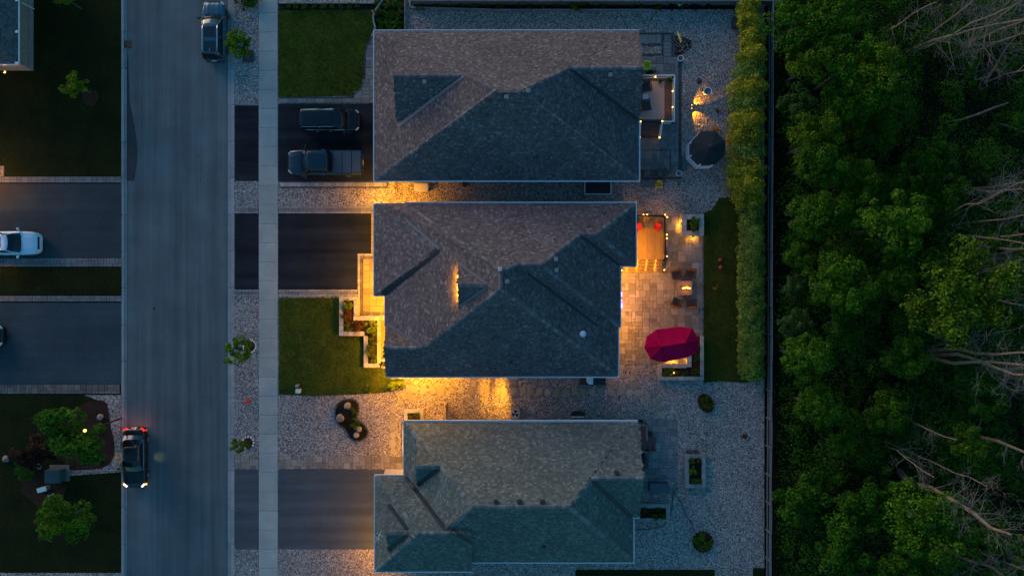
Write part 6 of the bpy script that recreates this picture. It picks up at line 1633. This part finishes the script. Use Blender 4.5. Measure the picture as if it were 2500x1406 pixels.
# ------------------------------------------------------------------ the wood
wood = [  # px, py, radius px, crown height, kind, label
 (1950, 60, 72, 6, 'leaf_wood', 'bright tree at the top of the wood beside the rail fence'), (2030, 40, 62, 5.5, 'leaf_wood', 'tree crown at the top edge of the wood, left of the bare trees'),
 (1985, 150, 62, 6, 'leaf_wood_yellow', 'yellow green tree crown near the fence in the upper wood'), (2075, 165, 70, 6.5, 'leaf_wood', 'broad green crown left of the upper bare tree'),
 (2140, 195, 78, 7, 'leaf_wood_yellow', 'bright green crown touching the upper bare branches'), (2060, 245, 60, 5, 'leaf_wood', 'dim crown below the broad upper crowns'),
 (1955, 250, 48, 4, 'leaf_wood_blue', 'blue green low tree beside the fence in the upper wood'), (1990, 345, 66, 6, 'leaf_wood_yellow', 'yellow green crown above the middle of the wood'), (2000, 400, 58, 6, 'leaf_wood', 'bright green crown under the yellow green one'),
 (2085, 440, 52, 5, 'leaf_wood', 'rounded crown in the middle of the upper wood'), (2290, 375, 46, 4, 'leaf_under', 'dim small crown under the fallen pale log'), (2235, 420, 50, 4, 'leaf_under', 'dim crown in the gap of the wood'),
 (1985, 530, 62, 5.5, 'leaf_wood', 'green crown left of the big round tree'), (2065, 515, 55, 5.5, 'leaf_wood', 'crown between the fence and the big round tree'), (2195, 550, 84, 8, 'leaf_wood', 'big round bright tree in the middle of the wood'),
 (1950, 625, 34, 4, 'leaf_wood', 'small bright crown beside the fence'), (1938, 700, 34, 3, 'leaf_wood_blue', 'small bluish shrub tree close to the fence'), (2050, 695, 76, 6, 'leaf_wood', 'wide green crown in the middle of the wood'), (2185, 680, 60, 5, 'leaf_wood', 'dim crown left of the largest crown'),
 (2340, 720, 122, 9, 'leaf_wood_yellow', 'largest yellow green crown below the bare stems'), (1940, 790, 44, 3, 'leaf_wood_blue', 'dim bluish crown near the fence'), (2060, 790, 52, 3.5, 'leaf_under', 'dark low crown below the wide green one'),
 (1970, 870, 60, 6, 'leaf_wood', 'bright green crown close to the lower end of the hedge'), (2215, 870, 56, 4.5, 'leaf_wood', 'green crown at the foot of the split pale trunk'), (1990, 990, 52, 5, 'leaf_wood', 'green crown beside the lower fence'), (2045, 1085, 30, 3.5, 'leaf_wood', 'tiny bright crown in the lower wood'),
 (2160, 1010, 56, 3.5, 'leaf_wood', 'dim crown above the curved pale branch'), (2255, 1270, 100, 7, 'leaf_wood', 'large bright crown under the lower pale trunk'), (2110, 1235, 62, 3.5, 'leaf_under', 'dark crown at the end of the curved branch'), (2060, 1330, 70, 3.5, 'leaf_under', 'dim crown near the bottom edge of the wood'),
 (2180, 1390, 62, 4, 'leaf_under', 'dim crown cut by the bottom edge of the wood'), (2400, 960, 66, 5, 'leaf_under', 'dark crown behind the split pale trunk'), (2370, 1085, 46, 6, 'leaf_wood', 'green crown wrapped round the leaning pale trunk'), (2440, 620, 60, 5, 'leaf_under', 'dark crown near the right edge'), (1960, 1220, 70, 2.6, 'leaf_under', 'dark low crown beside the lower fence'), (2440, 1340, 70, 5, 'leaf_under', 'dark crown at the bottom right corner'), (2300, 470, 60, 4, 'leaf_under', 'dark crown right of the gap'), (2130, 310, 60, 3.5, 'leaf_under', 'dark crown below the bright upper crowns')]
for i, (px, py, r, zc_, kd, lab) in enumerate(wood): tree('forest_tree', px, py, r, zc_, kd, 1 + i % 4, lab, group='trees of the wood', z0=.08)
# undergrowth: one mass
nr = np.random.default_rng(44); n = 110000
px = nr.uniform(1888, 2650, n); py = nr.uniform(-90, 1500, n)
cl = np.sin(px * .021 + 1.3 * np.sin(py * .013)) * np.cos(py * .024 + np.sin(px * .017)) + .5 * np.sin(px * .06) * np.sin(py * .055)
keep = nr.uniform(0, 1, n) < np.clip(.55 + .45 * cl, .12, 1) * np.clip((px - 1886) / 25, .15, 1)
px, py, cl = px[keep], py[keep], cl[keep]
Z = .15 + np.clip(cl + .6, 0.05, 2) * 1.1 * nr.uniform(.3, 1, len(px))
P3 = np.stack([(px - 1250) / 30 * (CAMH - Z) / CAMH, (703 - py) / 30 * (CAMH - Z) / CAMH, Z], 1)
UN = [nr.normal(0, .6, P3.shape) + np.array([0, 0, 1])]; UC = [P3]
for k in range(1000):
    cx_, cy_ = nr.uniform(1912, 2620), nr.uniform(-60, 1470)
    if cx_ > 2300 and nr.uniform() < .35 or (2230 < cx_ < 2460 and 200 < cy_ < 350 and nr.uniform() < .7): continue
    zc_ = nr.uniform(.4, 3.2) * min(1, max(.35, (cx_ - 1915) / 120)); r_ = nr.uniform(.35, 1.25) * (.6 if cx_ < 1950 else 1); x_, y_ = at(cx_, cy_, zc_); per = int(190 * r_ / .7)
    d_ = nr.normal(size=(per, 3)); d_[:, 2] = np.abs(d_[:, 2]) - .3; d_ /= np.linalg.norm(d_, axis=1, keepdims=True)
    UC.append(np.array([x_, y_, zc_]) + d_ * (r_ * nr.uniform(.4, 1.0, per) ** .5 * (1 + .3 * np.sin(4 * d_[:, 0] + k) * np.cos(5 * d_[:, 1])))[:, None]); UN.append(d_ + nr.normal(size=(per, 3)) * .6 + np.array([0, 0, .3]))
P3 = np.concatenate(UC); PN = np.concatenate(UN)
ug = link('undergrowth', leaf_cloud('undergrowth', P3, PN, .125, 'leaf_under', 9))
tag(ug, 'dark tangled undergrowth covering the floor of the wood', 'undergrowth', None, 'stuff')

def bare(name, px, py, h, r, seed, label, stems=1, spread=.12, twigs=26, tilt=(0, 0), mat='bark_pale', tl=.2):
    """leafless tree standing at photo pixel (px, py)"""
    rr = random.Random(seed); x, y = at(px, py, .1); e = empty(name, (x, y, .08), 0, label, 'bare tree')
    tr = MB(); br = MB()
    def twig(p, d, L_, rad, depth):
        pts = [p]; rs = [rad]; q = Vector(p); dd = Vector(d)
        for k in range(4):
            dd = (dd + Vector((rr.uniform(-1, 1), rr.uniform(-1, 1), rr.uniform(-.6, .7))) * .28).normalized(); q = q + dd * L_ / 4; pts.append(q.copy()); rs.append(rad * (1 - .2 * (k + 1)))
        br.tube(pts, rs, 4 if depth < 2 else 3, False)
        if depth < 3:
            for k in range(5 if depth == 0 else 4):
                i = rr.randint(1, 4); a = rr.uniform(0, 6.28); nd = (dd * .7 + Vector((math.cos(a), math.sin(a), rr.uniform(-.3, .5))) * .8).normalized()
                twig(pts[i], nd, L_ * rr.uniform(.42, .68), max(.012, rs[i] * .55), depth + 1)
    for s_ in range(stems):
        a = 2 * math.pi * s_ / max(1, stems) + rr.uniform(-.5, .5); sp = spread * h * rr.uniform(.5, 1.2) if stems > 1 else 0
        hh = h * rr.uniform(.82, 1.0); pts = []; rs = []; wob = Vector((0, 0, 0))
        for k in range(7):
            f = k / 6; wob.x += rr.uniform(-1, 1) * .022 * h; wob.y += rr.uniform(-1, 1) * .022 * h; w_ = wob * (1 if k else 0); pts.append(Vector((tilt[0] * f * h + math.cos(a) * sp * f ** .8 + w_.x, tilt[1] * f * h + math.sin(a) * sp * f ** .8 + w_.y, hh * f))); rs.append((r if stems == 1 else r * .6) * .8 * (1 - .8 * f) + .015)
        tr.tube(pts, rs, 6)
        for k in range(int(twigs * .72) // stems):
            f = rr.uniform(.25, .99); i = min(5, int(f * 6)); p = pts[i].lerp(pts[i + 1], f * 6 - i); aa = rr.uniform(0, 6.28)
            twig(p, Vector((math.cos(aa), math.sin(aa), rr.uniform(.1, .9))).normalized(), h * tl * rr.uniform(.5, 1.0) * (1.15 - .5 * f), .045 * (1.25 - f), 1)
    tr.build('trunk', mat, e); br.build('branches', 'bark_twig', e)['kind'] = 'stuff'; return e
bare('bare_tree', 2236, 857, 17, .34, 3, 'pale split trunk of a leafless tree reaching the right edge', 3, .045, 30)
bare('bare_tree', 2196, 1150, 18, .32, 4, 'long straight pale leafless trunk in the lower wood', 1, 0, 34)
bare('bare_tree', 2312, 1056, 13, .22, 5, 'smooth leaning leafless trunk through the green crown', 1, 0, 10, (.02, -.01))
bare('bare_tree', 2286, 548, 14, .13, 6, 'cluster of thin leafless stems spreading beside the big round tree', 4, .17, 26)
bare('bare_tree', 2340, 592, 15, .20, 7, 'grey leafless stem below the spreading thin stems', 2, .05, 22)
bare('bare_tree', 2216, 128, 15, .22, 8, 'bushy bare tree with fine twigs in the upper wood', 3, .16, 54, (.02, .01), 'bark_pale', .26)
bare('bare_tree', 2150, 95, 10, .12, 9, 'thin bare tree with drooping tips at the top of the wood', 1, 0, 10)
bare('bare_tree', 2330, 130, 15, .18, 10, 'large tangle of bare branches at the top right corner', 4, .2, 54, (0, 0), 'bark_pale', .26)
bare('bare_tree', 2400, 205, 12, .15, 17, 'spindly bare tree under the top right tangle', 2, .18, 26)
bare('bare_tree', 2370, 460, 13, .14, 11, 'bare sapling with fine twigs near the right edge', 2, .14, 30)
bare('bare_tree', 2330, 690, 13, .14, 12, 'fine bare twigs rising out of the largest crown', 3, .16, 34)
bare('bare_tree', 2195, 1015, 9, .10, 13, 'slim bare pole leaning over the lower wood', 1, 0, 9)
bare('bare_tree', 2160, 1078, 11, .10, 14, 'curved pale bare tree above the large bright crown', 2, .2, 18)
bare('bare_tree', 2290, 1320, 14, .15, 15, 'bare trunk at the bottom edge of the wood', 1, 0, 26)
bare('bare_tree', 2345, 1335, 15, .16, 16, 'twin bare trunks at the bottom right of the wood', 2, .04, 26)
bare('bare_tree', 2400, 900, 14, .15, 18, 'dense grey bare twigs right of the split pale trunk', 3, .14, 40)
def log(pts, r, label):
    mb = MB().tube([at3(x, y, z) for x, y, z in pts], [r * .5] + [r] * (len(pts) - 2) + [r * .8], 7); o = mb.build('fallen_log', 'bark_pale'); tag(o, label, 'log')
log([(2305, 298, .5), (2345, 293, .9), (2385, 280, 1.2), (2425, 264, 1.6), (2462, 251, 1.8)], .09, 'pale fallen log in the dark gap of the wood')
log([(2430, 299, .6), (2460, 308, .7), (2500, 322, .8), (2540, 335, .9)], .08, 'grey fallen log cut by the right edge')
log([(2212, 376, .5), (2235, 377, .6), (2255, 378, .6)], .06, 'short fallen stick in the gap of the wood')
for k, (px_, py_) in enumerate(((1925, 597), (1930, 760))): log([(px_, py_, .2), (px_ + 14, py_ + 8, .25), (px_ + 26, py_ + 6, .2)], .04, ('short branch lying beside the fence behind the patio', 'short branch lying beside the fence behind the parasol')[k])

# ------------------------------------------------------------------ loose pebbles and grass blades
def outside_all(px, py, polys):
    ok = np.ones(len(px), bool)
    for P_ in polys:
        P_ = np.array(P_); c = np.zeros(len(px), bool)
        for i in range(len(P_)):
            (xa, ya), (xb, yb) = P_[i], P_[(i + 1) % len(P_)]
            if ya == yb: continue
            cond = ((ya > py) != (yb > py)) & (px < (xb - xa) * (py - ya) / (yb - ya) + xa); c ^= cond
        ok &= ~c
    return ok
nr = np.random.default_rng(3)
PB = []
for (x0_, y0_, x1_, y1_) in ((573, 0, 631, 1406), (679, 440, 1520, 520), (679, 915, 1620, 1115), (679, 1340, 930, 1406), (990, 20, 1810, 90), (1540, 60, 1830, 530), (1500, 885, 1862, 1400), (1150, 1370, 1560, 1406)):
    m = int((x1_ - x0_) * (y1_ - y0_) * .20); PB.append(np.stack([nr.uniform(x0_, x1_, m), nr.uniform(y0_, y1_, m)], 1))
PB = np.concatenate(PB); PB = PB[outside_all(PB[:, 0], PB[:, 1], EXCL + [rect(916, 78, 1558, 439), rect(945, 500, 1506, 916), rect(990, 1032, 1543, 1370)])]
n = len(PB); s_ = nr.uniform(.022, .058, n)
X, Y = (PB[:, 0] - 1250) / 30, (703 - PB[:, 1]) / 30; a0 = nr.uniform(0, 6.28, n)
V = []
for k in range(4):
    q = s_ * nr.uniform(.7, 1.2, n); V.append(np.stack([X + q * np.cos(a0 + k * 1.571), Y + q * np.sin(a0 + k * 1.571), np.full(n, .102)], 1))
V.append(np.stack([X + s_ * nr.uniform(-.3, .3, n), Y + s_ * nr.uniform(-.3, .3, n), .105 + s_ * nr.uniform(.5, .9, n)], 1))
V = np.stack(V, 1).reshape(-1, 3); i5 = np.arange(n)[:, None] * 5
F = np.concatenate([i5 + np.array([[k, (k + 1) % 4, 4]]) for k in range(4)])
pb = link('gravel', fast_mesh('gravel', V, F), 'pebble'); tag(pb, 'loose pale and dark pebbles over the gravel yards', 'gravel', None, 'stuff')

GB = []
for poly, dens in ((lawn_polys[0], .20), (lawn_polys[1], .20), (lawn_polys[2], .16), (rect(0, 0, 296, 430), .09), (rect(0, 653, 296, 720), .12), (rect(0, 1150, 296, 1398), .09), (rect(0, 964, 200, 1160), .08), (rect(1882, -50, 1925, 1450), .12)):
    P_ = np.array(poly); lo, hi = P_.min(0), P_.max(0); m = int((hi[0] - lo[0]) * (hi[1] - lo[1]) * dens)
    q = np.stack([nr.uniform(lo[0], hi[0], m), nr.uniform(lo[1], hi[1], m)], 1); q = q[~outside_all(q[:, 0], q[:, 1], [poly])]; GB.append(q)
GB = np.concatenate(GB); n = len(GB); Zg = np.full(n, .15) + nr.uniform(0, .02, n)
G3 = np.stack([(GB[:, 0] - 1250) / 30, (703 - GB[:, 1]) / 30, Zg], 1)
gr = link('grass', leaf_cloud('grass', G3, nr.normal(0, .7, G3.shape) + np.array([0, 0, .7]), .055, 'grass_blade', 21)); tag(gr, 'short grass blades over the lawns', 'grass', None, 'stuff')
